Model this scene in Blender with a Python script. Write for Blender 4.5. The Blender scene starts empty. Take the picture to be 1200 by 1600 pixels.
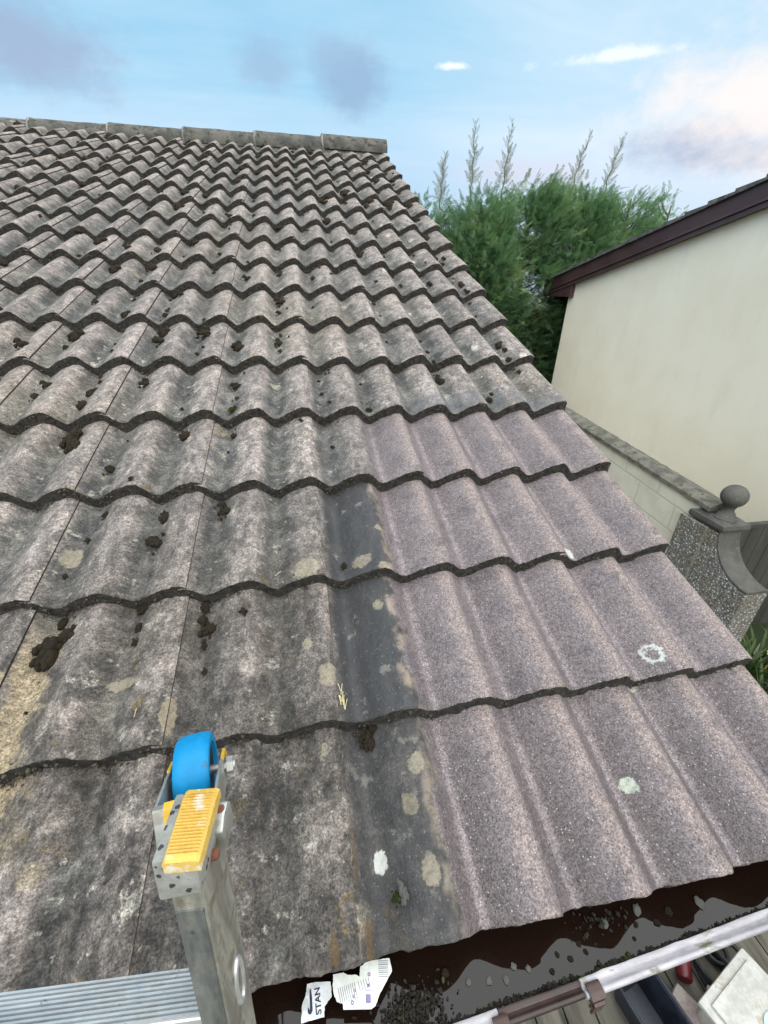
import bpy, bmesh, math, random
import numpy as np
from mathutils import Vector, Matrix, noise as mnoise

D = bpy.data
C = bpy.context.scene.collection
R_ = math.radians
random.seed(7)
rng = np.random.default_rng(7)

# ------------------------------------------------------------------ camera
sc = bpy.context.scene
cd = D.cameras.new('camera')
cam = D.objects.new('camera', cd)
C.objects.link(cam)
_r = Vector((0.98273, -0.18352, 0.02366))
_d = Vector((-0.06433, -0.45874, -0.88624))
_f = Vector((0.17349, 0.86941, -0.46262))
M = Matrix(((_r.x, -_d.x, -_f.x, -0.93098), (_r.y, -_d.y, -_f.y, -0.22551), (_r.z, -_d.z, -_f.z, 0.80114), (0, 0, 0, 1)))
cam.matrix_world = M
cd.sensor_fit = 'HORIZONTAL'
cd.sensor_width = 36.0
cd.lens = 36.0 * 669.56 / 1200.0
cd.clip_start = 0.02
cd.clip_end = 3000
sc.camera = cam

# ------------------------------------------------------------------ light
SUN_EL, SUN_AZ = 60.0, 158.0          # azimuth from +Y towards +X
world = D.worlds.new('World')
sc.world = world
world.use_nodes = True
sc.view_settings.view_transform = 'Standard'
sc.view_settings.look = 'None'
sc.view_settings.gamma = 1.0
sc.view_settings.exposure = 0.82

ld = D.lights.new('sun', 'SUN')
ld.energy = 4.2
ld.angle = R_(128)
ld.color = (1.0, 0.955, 0.89)
sun = D.objects.new('sun', ld)
C.objects.link(sun)
sdir = Vector((math.sin(R_(SUN_AZ)) * math.cos(R_(SUN_EL)), math.cos(R_(SUN_AZ)) * math.cos(R_(SUN_EL)), math.sin(R_(SUN_EL))))
sun.rotation_euler = sdir.to_track_quat('Z', 'Y').to_euler()
sun.location = sdir * 30


# ------------------------------------------------------------------ node helper
class NT:
    def __init__(s, tree):
        s.t = tree
        s.n = tree.nodes
        s.l = tree.links

    def add(s, typ, **kw):
        n = s.n.new(typ)
        for k, v in kw.items():
            setattr(n, k, v)
        return n

    def put(s, sock, v):
        if v is None:
            return
        if isinstance(v, bpy.types.NodeSocket):
            s.l.new(v, sock)
        elif isinstance(v, (int, float)):
            sock.default_value = (v, v, v) if sock.type == 'VECTOR' else ((v, v, v, 1) if sock.type == 'RGBA' else v)
        else:
            v = tuple(v)
            if sock.type == 'RGBA' and len(v) == 3:
                v = v + (1,)
            sock.default_value = v

    def m(s, op, a, b=None, c=None, clamp=False):
        n = s.add('ShaderNodeMath', operation=op, use_clamp=clamp)
        s.put(n.inputs[0], a)
        s.put(n.inputs[1], b)
        if c is not None:
            s.put(n.inputs[2], c)
        return n.outputs[0]

    def vm(s, op, a, b=None):
        n = s.add('ShaderNodeVectorMath', operation=op)
        s.put(n.inputs[0], a)
        if b is not None:
            s.put(n.inputs[1], b)
        return n.outputs['Value'] if op in ('LENGTH', 'DOT_PRODUCT', 'DISTANCE') else n.outputs['Vector']

    def sstep(s, v, lo, hi, a=0.0, b=1.0):
        n = s.add('ShaderNodeMapRange', interpolation_type='SMOOTHSTEP')
        s.put(n.inputs['Value'], v)
        s.put(n.inputs['From Min'], lo)
        s.put(n.inputs['From Max'], hi)
        n.inputs['To Min'].default_value = a
        n.inputs['To Max'].default_value = b
        return n.outputs[0]

    def mix(s, f, a, b, mode='MIX'):
        n = s.add('ShaderNodeMix', data_type='RGBA', blend_type=mode)
        s.put(n.inputs[0], f)
        s.put(n.inputs[6], a)
        s.put(n.inputs[7], b)
        return n.outputs[2]

    def noise(s, vec, scale, detail=4, rough=0.55, dist=0.0, col=False):
        n = s.add('ShaderNodeTexNoise')
        s.put(n.inputs['Vector'], vec)
        n.inputs['Scale'].default_value = scale
        n.inputs['Detail'].default_value = detail
        n.inputs['Roughness'].default_value = rough
        n.inputs['Distortion'].default_value = dist
        return n.outputs['Color' if col else 'Fac']

    def voro(s, vec, scale, feature='F1', out='Distance', rnd=1.0):
        n = s.add('ShaderNodeTexVoronoi', feature=feature)
        s.put(n.inputs['Vector'], vec)
        n.inputs['Scale'].default_value = scale
        n.inputs['Randomness'].default_value = rnd
        return n.outputs[out]

    def obj(s):
        return s.add('ShaderNodeTexCoord').outputs['Object']

    def attr(s, name, out='Vector'):
        return s.add('ShaderNodeAttribute', attribute_name=name).outputs[out]

    def sep(s, v):
        n = s.add('ShaderNodeSeparateXYZ')
        s.put(n.inputs[0], v)
        return n.outputs

    def comb(s, x, y, z):
        n = s.add('ShaderNodeCombineXYZ')
        s.put(n.inputs[0], x)
        s.put(n.inputs[1], y)
        s.put(n.inputs[2], z)
        return n.outputs[0]

    def bump(s, h, strength=0.4, dist=0.003, nrm=None):
        n = s.add('ShaderNodeBump')
        n.inputs['Strength'].default_value = strength
        n.inputs['Distance'].default_value = dist
        s.put(n.inputs['Height'], h)
        if nrm is not None:
            s.put(n.inputs['Normal'], nrm)
        return n.outputs[0]


def new_mat(name):
    m = D.materials.new(name)
    m.use_nodes = True
    nt = NT(m.node_tree)
    b = m.node_tree.nodes['Principled BSDF']
    return m, nt, b


def rough_mat(name, c1, c2, scale=20.0, rough=0.8, bump=0.3, bdist=0.003, metal=0.0, c3=None, s3=None, fine=None, stretch=None, spec=0.5, t3=(0.58, 0.66)):
    """two-colour noise surface with optional third colour spots"""
    m, nt, b = new_mat(name)
    v = nt.obj()
    if stretch:
        v = nt.vm('MULTIPLY', v, stretch)
    n1 = nt.noise(v, scale, 6, 0.6)
    col = nt.mix(nt.sstep(n1, 0.35, 0.65), c1, c2)
    if c3:
        n3 = nt.noise(nt.vm('ADD', v, (3.1, 7.7, 1.3)), s3 or scale * 2, 4, 0.6)
        col = nt.mix(nt.sstep(n3, *t3), col, c3)
    nf = nt.noise(v, fine or scale * 8, 3, 0.6)
    col = nt.mix(0.35, col, nt.mix(nf, (0.25, 0.25, 0.25), (0.75, 0.75, 0.75)), 'OVERLAY')
    nt.put(b.inputs['Base Color'], col)
    nt.put(b.inputs['Roughness'], nt.sstep(n1, 0.2, 0.8, max(0.05, rough - 0.1), min(1, rough + 0.1)))
    b.inputs['Metallic'].default_value = metal
    b.inputs['Specular IOR Level'].default_value = spec
    if bump:
        nt.put(b.inputs['Normal'], nt.bump(nt.m('ADD', nf, n1), bump, bdist))
    return m


# ------------------------------------------------------------------ sky
def build_sky():
    nt = NT(world.node_tree)
    bg = world.node_tree.nodes['Background']
    sky = nt.add('ShaderNodeTexSky', sky_type='NISHITA')
    sky.sun_disc = False
    sky.sun_elevation = R_(SUN_EL)
    sky.sun_rotation = R_(SUN_AZ)
    sky.air_density = 1.0
    sky.dust_density = 0.6
    sky.ozone_density = 1.4
    g = nt.add('ShaderNodeTexCoord').outputs['Generated']
    x, y, z = nt.sep(g)[0:3]
    # cloud plane coordinates: direction projected onto a high flat layer
    zz = nt.m('ADD', nt.m('MAXIMUM', z, 0.0), 0.12)
    p = nt.comb(nt.m('DIVIDE', x, zz), nt.m('DIVIDE', y, zz), 0.0)
    n1 = nt.noise(nt.vm('MULTIPLY', nt.vm('ADD', p, (2.3, 0.4, 0)), (0.55, 0.75, 1)), 1.15, 7, 0.56, 0.4)
    veil = nt.noise(nt.vm('MULTIPLY', nt.vm('ADD', p, (5.2, 1.1, 0)), (0.35, 1.0, 1)), 0.8, 6, 0.6, 0.6)
    ct = nt.vm('DOT_PRODUCT', g, tuple(Vector((0.70, 0.67, 0.24)).normalized()))
    glow = nt.sstep(ct, 0.80, 1.0)
    # wide pale veil, thicker to the horizon and to the sun
    low = nt.sstep(z, 0.30, 0.02)
    skyc = nt.mix(0.72, sky.outputs[0], nt.mix(nt.sstep(z, 0.10, 0.42), (3.8, 6.2, 7.7), (2.5, 5.6, 7.6)))
    veilf = nt.m('ADD', nt.m('MULTIPLY', nt.sstep(veil, 0.42, 0.75), 0.38), nt.m('MULTIPLY', glow, 0.42), clamp=True)
    skyc = nt.mix(veilf, skyc, (6.6, 7.3, 8.0))
    skyc = nt.mix(nt.m('MULTIPLY', low, 0.8), skyc, nt.mix(glow, (4.1, 5.0, 6.7), (5.2, 5.7, 7.0)))
    # heap clouds: lilac grey bodies that turn pale pink towards the sun
    body = nt.mix(glow, (4.0, 4.9, 6.4), (8.5, 7.8, 7.8))
    skyc = nt.mix(nt.m('MULTIPLY', nt.sstep(n1, 0.58, 0.74), 0.35), skyc, body)
    # the individual clouds of this evening: direction, width, height, colour
    for (d, rx, rz, colr, amt, sd) in [
        ((0.115, 0.944, 0.300), 0.062, 0.050, (2.5, 3.7, 5.3), 0.9, 1.0),
        ((0.075, 0.95, 0.330), 0.040, 0.028, (2.7, 4.1, 5.7), 0.7, 2.0),
        ((-0.02, 0.949, 0.31), 0.048, 0.040, (2.7, 4.0, 5.6), 0.75, 3.0),
        ((-0.34, 0.897, 0.29), 0.11, 0.055, (2.8, 3.5, 4.9), 0.8, 4.0),
        ((0.62, 0.75, 0.21), 0.09, 0.030, (3.3, 3.9, 5.2), 0.8, 5.0),
        ((0.67, 0.70, 0.185), 0.12, 0.022, (3.6, 4.1, 5.3), 0.8, 6.0),
        ((0.42, 0.88, 0.185), 0.13, 0.030, (5.6, 5.5, 6.5), 0.60, 7.0),
        ((0.278, 0.906, 0.319), 0.026, 0.0042, (7.8, 8.2, 8.5), 0.9, 8.0),
        ((0.50, 0.80, 0.315), 0.095, 0.007, (7.6, 8.1, 8.4), 0.75, 9.0),
        ((0.70, 0.66, 0.25), 0.22, 0.085, (8.3, 7.4, 6.9), 0.75, 10.0),
    ]:
        d = Vector(d).normalized()
        ex = Vector((d.y, -d.x, 0)).normalized()
        ez = ex.cross(d)
        a = nt.m('DIVIDE', nt.vm('DOT_PRODUCT', g, tuple(ex)), rx)
        c = nt.m('DIVIDE', nt.m('SUBTRACT', nt.vm('DOT_PRODUCT', g, tuple(ez)), 0.0), rz)
        r = nt.vm('LENGTH', nt.comb(a, c, 0))
        wob = nt.noise(nt.vm('MULTIPLY', nt.vm('ADD', g, (sd, sd * 0.7, 0)), (1, 1, 1.6)), 11.0, 10, 0.66)
        r = nt.m('ADD', r, nt.m('MULTIPLY', nt.m('SUBTRACT', wob, 0.5), 4.5 if rz < 0.01 else 2.3))
        f = nt.m('MULTIPLY', nt.sstep(r, 1.35, 0.15), amt)
        f = nt.m('MULTIPLY', f, nt.m('GREATER_THAN', nt.vm('DOT_PRODUCT', g, tuple(d)), 0.3))
        skyc = nt.mix(f, skyc, colr)
    nt.put(bg.inputs['Color'], skyc)
    bg.inputs['Strength'].default_value = 0.078


build_sky()


# ------------------------------------------------------------------ object helpers
def link(o, parent=None):
    C.objects.link(o)
    if parent is not None:
        o.parent = parent
    return o


def tag(o, label=None, cat=None, group=None, kind=None):
    if label:
        o['label'] = label
    if cat:
        o['category'] = cat
    if group:
        o['group'] = group
    if kind:
        o['kind'] = kind
    return o


def empty(name, loc, label, cat, group=None, rot=None):
    o = D.objects.new(name, None)
    o.location = loc
    if rot:
        o.rotation_euler = rot
    link(o)
    return tag(o, label, cat, group)


def mesh_from(name, verts, faces, mat, parent=None, smooth=False, mats=None, fmat=None):
    me = D.meshes.new(name)
    me.from_pydata([tuple(v) for v in verts], [], [tuple(f) for f in faces])
    for mm in (mats or [mat]):
        me.materials.append(mm)
    if fmat is not None:
        me.polygons.foreach_set('material_index', np.asarray(fmat, np.int32))
    if smooth:
        me.polygons.foreach_set('use_smooth', [True] * len(me.polygons))
    me.update()
    o = D.objects.new(name, me)
    return link(o, parent)


class BM:
    """collects shapes into one mesh object"""

    def __init__(s):
        s.b = bmesh.new()

    def box(s, lo, hi, mat=None, bevel=0.0):
        lo, hi = Vector(lo), Vector(hi)
        r = bmesh.ops.create_cube(s.b, size=1.0)
        vs = r['verts']
        for v in vs:
            v.co = Vector(((v.co.x + .5) * (hi.x - lo.x) + lo.x, (v.co.y + .5) * (hi.y - lo.y) + lo.y, (v.co.z + .5) * (hi.z - lo.z) + lo.z))
        if bevel:
            es = list({e for v in vs for e in v.link_edges})
            rb = bmesh.ops.bevel(s.b, geom=es, offset=bevel, segments=2, affect='EDGES', profile=0.6)
            vs = list({v for f in rb['faces'] for v in f.verts} | {v for v in vs if v.is_valid})
        if mat is not None:
            for v in vs:
                v.co = mat @ v.co
        return s

    def prism(s, poly, vec, bevel=0.0):
        """closed polygon (3-D points) pushed along vec"""
        vec = Vector(vec)
        a = [s.b.verts.new(Vector(p)) for p in poly]
        c = [s.b.verts.new(Vector(p) + vec) for p in poly]
        n = len(a)
        fs = [s.b.faces.new(a[::-1]), s.b.faces.new(c)]
        for i in range(n):
            fs.append(s.b.faces.new((a[i], a[(i + 1) % n], c[(i + 1) % n], c[i])))
        bmesh.ops.recalc_face_normals(s.b, faces=fs)
        if bevel:
            es = list({e for f in fs for e in f.edges})
            bmesh.ops.bevel(s.b, geom=es, offset=bevel, segments=2, affect='EDGES', profile=0.6)
        return s

    def tube(s, pts, rad, seg=10, cap=True):
        pts = [Vector(p) for p in pts]
        n = len(pts)
        rings = []
        up = Vector((0, 0, 1))
        for i, p in enumerate(pts):
            t = (pts[min(i + 1, n - 1)] - pts[max(i - 1, 0)]).normalized()
            if abs(t.dot(up)) > 0.95:
                up = Vector((1, 0, 0))
            e1 = t.cross(up).normalized()
            e2 = e1.cross(t).normalized()
            up = e2
            r = rad[i] if isinstance(rad, (list, tuple)) else rad
            rings.append([s.b.verts.new(p + (e1 * math.cos(2 * math.pi * k / seg) + e2 * math.sin(2 * math.pi * k / seg)) * r) for k in range(seg)])
        for a, c in zip(rings, rings[1:]):
            for k in range(seg):
                s.b.faces.new((a[k], a[(k + 1) % seg], c[(k + 1) % seg], c[k]))
        if cap:
            s.b.faces.new(rings[0][::-1])
            s.b.faces.new(rings[-1])
        return s

    def lathe(s, prof, origin, ax, seg=32):
        """profile [(radius, height)] turned round axis ax at origin"""
        ax = Vector(ax).normalized()
        e1 = ax.orthogonal().normalized()
        e2 = ax.cross(e1)
        o = Vector(origin)
        rings = []
        for r, h in prof:
            if r < 1e-6:
                rings.append([s.b.verts.new(o + ax * h)])
            else:
                rings.append([s.b.verts.new(o + ax * h + (e1 * math.cos(2 * math.pi * k / seg) + e2 * math.sin(2 * math.pi * k / seg)) * r) for k in range(seg)])
        for a, c in zip(rings, rings[1:]):
            for k in range(seg):
                k2 = (k + 1) % seg
                if len(a) == 1 and len(c) == 1:
                    continue
                if len(a) == 1:
                    s.b.faces.new((a[0], c[k2], c[k]))
                elif len(c) == 1:
                    s.b.faces.new((a[k], a[k2], c[0]))
                else:
                    s.b.faces.new((a[k], a[k2], c[k2], c[k]))
        return s

    def build(s, name, mat, parent=None, smooth=False, sharp=40):
        bmesh.ops.recalc_face_normals(s.b, faces=s.b.faces[:])
        me = D.meshes.new(name)
        s.b.to_mesh(me)
        s.b.free()
        me.materials.append(mat)
        if smooth:
            me.polygons.foreach_set('use_smooth', [True] * len(me.polygons))
            me.set_sharp_from_angle(angle=R_(sharp))
        me.update()
        return link(D.objects.new(name, me), parent)


# ------------------------------------------------------------------ materials
PITCH = R_(22.0)
GAUGE = 0.31037
NC = 17                 # courses
TW = 0.30               # tile cover width
U_LEFT = -5.4
AMP = 0.043
LIFT = 0.034


def mat_tile():
    m, nt, b = new_mat('weathered_concrete_tile')
    P = nt.obj()
    u, v, w = nt.sep(P)[0:3]
    tv = nt.attr('tv', 'Color')
    s_ = nt.add('ShaderNodeSeparateColor')
    nt.put(s_.inputs[0], tv)
    rnd, cms, crest = s_.outputs[0:3]
    tk = nt.attr('tk', 'Color')
    k_ = nt.add('ShaderNodeSeparateColor')
    nt.put(k_.inputs[0], tk)
    darkc, tt, edge = k_.outputs[0:3]
    P2 = nt.comb(nt.m('ADD', u, nt.m('MULTIPLY', rnd, 7.0)), v, nt.m('MULTIPLY', rnd, 13.0))   # breaks the pattern at every tile
    big = nt.noise(P, 1.3, 3, 0.5)
    mid = nt.noise(P2, 14, 6, 0.62)
    mid2 = nt.noise(nt.vm('MULTIPLY', P2, (1.0, 0.45, 1)), 34, 6, 0.66)
    fine = nt.noise(P, 330, 3, 0.7)
    fine2 = nt.noise(P, 120, 4, 0.7)
    # ---- weathered colour
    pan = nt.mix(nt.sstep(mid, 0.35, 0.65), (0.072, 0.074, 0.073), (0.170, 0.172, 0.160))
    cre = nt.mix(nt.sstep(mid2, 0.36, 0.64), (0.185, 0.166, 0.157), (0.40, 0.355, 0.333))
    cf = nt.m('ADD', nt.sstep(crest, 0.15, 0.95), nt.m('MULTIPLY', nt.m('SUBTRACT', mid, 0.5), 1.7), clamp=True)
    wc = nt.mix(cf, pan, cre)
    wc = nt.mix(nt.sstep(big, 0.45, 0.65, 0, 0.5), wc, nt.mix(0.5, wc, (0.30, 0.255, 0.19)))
    # the nearest rows are blacker and damper than the rows up the slope
    near = nt.m('MULTIPLY', nt.sstep(v, 1.1, 0.25), nt.sstep(nt.noise(P2, 8.5, 6, 0.66), 0.35, 0.50))
    wc = nt.mix(nt.m('MULTIPLY', near, 0.85), wc, nt.mix(nt.sstep(mid2, 0.35, 0.65), (0.030, 0.029, 0.027), (0.145, 0.130, 0.118)))
    # dry tan silt over the tiles at the far left of the near rows
    silt = nt.m('MULTIPLY', nt.sstep(u, -1.36, -1.46), nt.sstep(v, 0.62, 0.5))
    silt = nt.m('MULTIPLY', silt, nt.sstep(nt.m('ADD', mid, nt.m('MULTIPLY', crest, -0.25)), 0.27, 0.40))
    wc = nt.mix(nt.m('MULTIPLY', silt, 0.85), wc, nt.mix(fine2, (0.27, 0.215, 0.135), (0.47, 0.40, 0.28)))
    # black fungus freckles
    fr = nt.voro(nt.vm('ADD', P2, nt.vm('SCALE', nt.noise(P, 60, 2, 0.5, col=True), None)), 42, 'F1')
    frm = nt.m('MULTIPLY', nt.sstep(fr, 0.24, 0.12), nt.sstep(nt.noise(P2, 9, 3, 0.5), 0.48, 0.62))
    wc = nt.mix(nt.m('MULTIPLY', frm, 0.8), wc, (0.05, 0.047, 0.045))
    fr2 = nt.sstep(nt.noise(P2, 75, 4, 0.65), 0.60, 0.68)
    wc = nt.mix(nt.m('MULTIPLY', fr2, 0.62), wc, (0.05, 0.048, 0.046))
    # pale lichen crust, cream lichen discs
    li = nt.noise(P2, 26, 7, 0.72)
    wc = nt.mix(nt.m('MULTIPLY', nt.sstep(li, 0.585, 0.66), 0.72), wc, nt.mix(mid, (0.52, 0.48, 0.44), (0.44, 0.45, 0.38)))
    vd = nt.voro(P2, 7.5, 'F1')
    vc = nt.voro(P2, 7.5, 'F1', 'Color')
    vcs = nt.add('ShaderNodeSeparateColor')
    nt.put(vcs.inputs[0], vc)
    rad = nt.m('ADD', vd, nt.m('MULTIPLY', nt.m('SUBTRACT', nt.noise(P, 70, 3, 0.6), 0.5), 0.10))
    disc = nt.m('MULTIPLY', nt.sstep(rad, 0.17, 0.13), nt.m('GREATER_THAN', vcs.outputs[0], 0.62))
    wc = nt.mix(nt.m('MULTIPLY', disc, 0.55), wc, nt.mix(vcs.outputs[1], (0.36, 0.30, 0.20), (0.48, 0.46, 0.36)))
    # moss stain and ochre lichen along the butts and laps
    oc = nt.m('MULTIPLY', nt.sstep(nt.noise(P2, 17, 5, 0.6), 0.62, 0.70), nt.sstep(tt, 0.9, 0.2, 0.25, 1.0))
    wc = nt.mix(nt.m('MULTIPLY', oc, 0.55), wc, (0.22, 0.16, 0.06))
    # small elongated white lichens on the rows next to the verge
    pe = nt.vm('MULTIPLY', P, (1.0, 0.42, 1.0))
    we = nt.m('ADD', nt.voro(pe, 9.5, 'F1'), nt.m('MULTIPLY', nt.m('SUBTRACT', fine2, 0.5), 0.05))
    wm = nt.m('MULTIPLY', nt.sstep(we, 0.15, 0.115), nt.m('MULTIPLY', nt.sstep(u, -1.05, -0.35), nt.sstep(v, 1.25, 1.5)))
    wc = nt.mix(nt.m('MULTIPLY', wm, 0.8), wc, (0.56, 0.54, 0.50))
    wc = nt.mix(1.0, wc, nt.mix(rnd, (0.55, 0.522, 0.508), (0.72, 0.68, 0.655)), 'MULTIPLY')
    gr_ = nt.mix(nt.sstep(fine, 0.30, 0.70), (0.16, 0.16, 0.16), (0.84, 0.84, 0.84))
    wc = nt.mix(0.68, wc, gr_, 'OVERLAY')
    wc = nt.mix(0.5, wc, nt.mix(nt.sstep(nt.noise(P2, 170, 4, 0.75), 0.33, 0.67), (0.14, 0.14, 0.14), (0.86, 0.86, 0.86)), 'OVERLAY')
    wc = nt.mix(0.55, wc, nt.mix(nt.sstep(nt.noise(P2, 58, 6, 0.75), 0.32, 0.68), (0.18, 0.18, 0.18), (0.82, 0.81, 0.80)), 'OVERLAY')
    # ---- washed tiles: granular pinkish concrete
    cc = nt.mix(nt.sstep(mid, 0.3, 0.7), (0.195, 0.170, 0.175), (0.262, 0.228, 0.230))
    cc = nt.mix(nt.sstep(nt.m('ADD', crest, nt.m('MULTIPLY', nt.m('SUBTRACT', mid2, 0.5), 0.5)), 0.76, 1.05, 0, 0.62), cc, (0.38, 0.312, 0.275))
    cc = nt.mix(nt.sstep(crest, 0.07, 0.0, 0, 0.38), cc, (0.34, 0.295, 0.30))  # paler valley lines: light put into the colour
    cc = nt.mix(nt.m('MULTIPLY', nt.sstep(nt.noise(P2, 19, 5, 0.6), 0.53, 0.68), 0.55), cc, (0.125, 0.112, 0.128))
    cc = nt.mix(nt.m('MULTIPLY', nt.sstep(v, 0.40, 0.05, 0.12, 0.62), nt.m('MULTIPLY', nt.sstep(crest, 0.95, 0.5), nt.sstep(crest, 0.0, 0.10))), cc, nt.mix(mid2, (0.082, 0.070, 0.068), (0.15, 0.128, 0.122)))  # darker roll slopes, most in the bottom row: shade put into the colour
    cc = nt.mix(0.62, cc, nt.mix(nt.sstep(fine, 0.32, 0.68), (0.10, 0.10, 0.10), (0.90, 0.89, 0.88)), 'OVERLAY')
    cc = nt.mix(0.5, cc, nt.mix(nt.sstep(fine2, 0.3, 0.7), (0.22, 0.22, 0.22), (0.78, 0.78, 0.78)), 'OVERLAY')
    sp = nt.voro(P, 210, 'F1')
    spc = nt.add('ShaderNodeSeparateColor')
    nt.put(spc.inputs[0], nt.voro(P, 210, 'F1', 'Color'))
    grit = nt.m('MULTIPLY', nt.sstep(sp, 0.30, 0.18), nt.m('GREATER_THAN', spc.outputs[0], 0.86))
    cc = nt.mix(nt.m('MULTIPLY', grit, 0.75), cc, (0.68, 0.65, 0.63))
    grit2 = nt.m('MULTIPLY', nt.sstep(sp, 0.34, 0.2), nt.m('LESS_THAN', spc.outputs[0], 0.10))
    cc = nt.mix(nt.m('MULTIPLY', grit2, 0.8), cc, (0.04, 0.035, 0.035))
    # ---- where the washing stopped
    wob = nt.m('MULTIPLY', nt.m('SUBTRACT', nt.noise(P, 11, 5, 0.6), 0.5), 0.085)
    uu = nt.m('ADD', u, wob)
    clean = nt.m('MULTIPLY', nt.sstep(uu, -0.750, -0.738), cms)
    strip = nt.m('MULTIPLY', nt.sstep(nt.m('ADD', u, nt.m('MULTIPLY', wob, 0.15)), -0.905, -0.880), darkc)
    dk = nt.mix(mid2, (0.013, 0.013, 0.015), (0.046, 0.044, 0.045))
    dk = nt.mix(nt.m('MULTIPLY', grit, 0.25), dk, (0.4, 0.4, 0.4))
    dk = nt.mix(nt.m('MULTIPLY', nt.sstep(nt.noise(P, 24, 5, 0.65), 0.60, 0.68), 0.6), dk, (0.19, 0.175, 0.15))
    col = nt.mix(nt.m('MULTIPLY', strip, 0.92), wc, dk)
    rim = nt.m('MULTIPLY', nt.m('MULTIPLY', nt.sstep(uu, -0.768, -0.752), darkc), nt.m('MULTIPLY', nt.sstep(v, 1.0, 0.9), nt.sstep(nt.noise(P, 16, 5, 0.65), 0.40, 0.60)))
    col = nt.mix(nt.m('MULTIPLY', rim, 0.55), col, nt.mix(fine2, (0.30, 0.22, 0.15), (0.42, 0.34, 0.27)))
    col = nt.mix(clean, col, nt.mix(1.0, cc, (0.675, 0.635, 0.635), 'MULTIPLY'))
    # bluish damp skin on the row just above the washed ones
    damp = nt.m('MULTIPLY', nt.m('MULTIPLY', nt.sstep(v, 1.40, 1.26), nt.m('GREATER_THAN', v, 1.236)), nt.sstep(u, -0.62, -0.5))
    damp = nt.m('MULTIPLY', damp, nt.sstep(mid, 0.36, 0.5))
    col = nt.mix(nt.m('MULTIPLY', damp, 0.55), col, (0.072, 0.072, 0.080))
    # ---- single lichens one can point at: (u, v, half-width, half-length, colour, ring)
    wx = nt.m('MULTIPLY', nt.m('SUBTRACT', nt.noise(P, 70, 5, 0.72), 0.5), 1.7)
    white, cream, och = (0.46, 0.46, 0.42), (0.29, 0.245, 0.17), (0.11, 0.06, 0.016)
    for (cu, cv, ru, rv, cl, ring) in [
        (-0.216, 0.353, .022, .022, white, 1), (-0.274, 0.640, .016, .017, white, 0), (-0.390, 0.136, .013, .014, (0.55, 0.60, 0.48), 0),
        (-0.854, 0.101, .010, .015, white, 0), (-0.914, 0.395, .018, .024, cream, 0), (-0.772, 0.225, .016, .018, cream, 0),
        (-0.795, 0.168, .014, .017, (0.22, 0.18, 0.12), 0), (-0.783, 0.081, .014, .020, cream, 0), (-0.793, 0.542, .012, .014, cream, 0),
        (-0.760, 0.628, .020, .012, cream, 0), (-0.813, 0.655, .024, .018, cream, 0), (-0.942, 0.642, .03, .028, cream, 0),
        (-0.950, 0.468, .010, .012, cream, 0), (-0.935, 0.02, .007, .02, och, 0), (-0.885, 0.015, .006, .03, och, 0), (-0.895, 0.12, .003, .05, (0.08, 0.05, 0.015), 0),
        (-0.27, 0.30, .016, .008, (0.5, 0.5, 0.4), 0), (-0.76, 0.75, .008, .010, cream, 0), (-0.930, 0.27, .006, .012, cream, 0),
        (-1.30, 0.44, .03, .012, cream, 0), (-1.20, 0.36, .012, .03, (0.30, 0.24, 0.16), 0), (-1.47, 0.75, .02, .03, cream, 0),
    ]:
        a = nt.m('DIVIDE', nt.m('SUBTRACT', u, cu), ru)
        c = nt.m('DIVIDE', nt.m('SUBTRACT', v, cv), rv)
        r = nt.m('ADD', nt.vm('LENGTH', nt.comb(a, c, 0)), wx)
        f = nt.sstep(r, 1.06, 0.84)
        if ring:
            f = nt.m('MULTIPLY', f, nt.sstep(nt.m('ADD', r, nt.m('MULTIPLY', fine2, 0.6)), 0.75, 1.0))
        col = nt.mix(nt.m('MULTIPLY', f, nt.sstep(fine2, 0.15, 0.55, 0.45, 0.88) if cl == white else nt.sstep(fine2, 0.25, 0.70, 0.25, 0.70)), col, cl)
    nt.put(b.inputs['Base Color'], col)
    smoothf = nt.m('MAXIMUM', nt.m('MULTIPLY', strip, 0.8), damp)
    nt.put(b.inputs['Roughness'], nt.m('SUBTRACT', nt.m('SUBTRACT', 0.88, nt.m('MULTIPLY', smoothf, 0.38)), nt.m('MULTIPLY', clean, 0.22)))
    b.inputs['Specular IOR Level'].default_value = 0.4
    h = nt.m('ADD', nt.m('MULTIPLY', fine, nt.m('ADD', 0.55, nt.m('MULTIPLY', clean, 0.7))), nt.m('MULTIPLY', mid2, 1.3))
    h = nt.m('ADD', h, nt.m('MULTIPLY', fine2, 0.8))
    nt.put(b.inputs['Normal'], nt.bump(h, 0.75, 0.0035))
    return m


M_tile = mat_tile()
M_butt = rough_mat('mossy_tile_butt', (0.011, 0.009, 0.007), (0.045, 0.037, 0.028), 75, 0.95, 1.0, 0.014, c3=(0.075, 0.066, 0.044), s3=85, fine=240)
M_ridge = rough_mat('ridge_concrete', (0.042, 0.040, 0.034), (0.105, 0.097, 0.082), 9, 0.9, 0.9, 0.008, c3=(0.028, 0.028, 0.016), s3=20, fine=150, t3=(0.52, 0.62))
M_mortar = rough_mat('old_mortar', (0.10, 0.095, 0.085), (0.26, 0.245, 0.215), 25, 0.95, 0.9, 0.006)
M_moss = rough_mat('dry_moss', (0.018, 0.0135, 0.009), (0.105, 0.080, 0.053), 190, 0.95, 1.0, 0.012, c3=(0.060, 0.055, 0.020), s3=30, fine=420, spec=0.15)
M_gmoss = rough_mat('green_moss', (0.028, 0.035, 0.006), (0.075, 0.085, 0.014), 60, 0.95, 1.0, 0.008, fine=420, spec=0.15)
M_brown = rough_mat('brown_plastic', (0.036, 0.016, 0.011), (0.060, 0.028, 0.020), 16, 0.42, 0.15, 0.001, c3=(0.055, 0.045, 0.034), s3=22)
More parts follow.
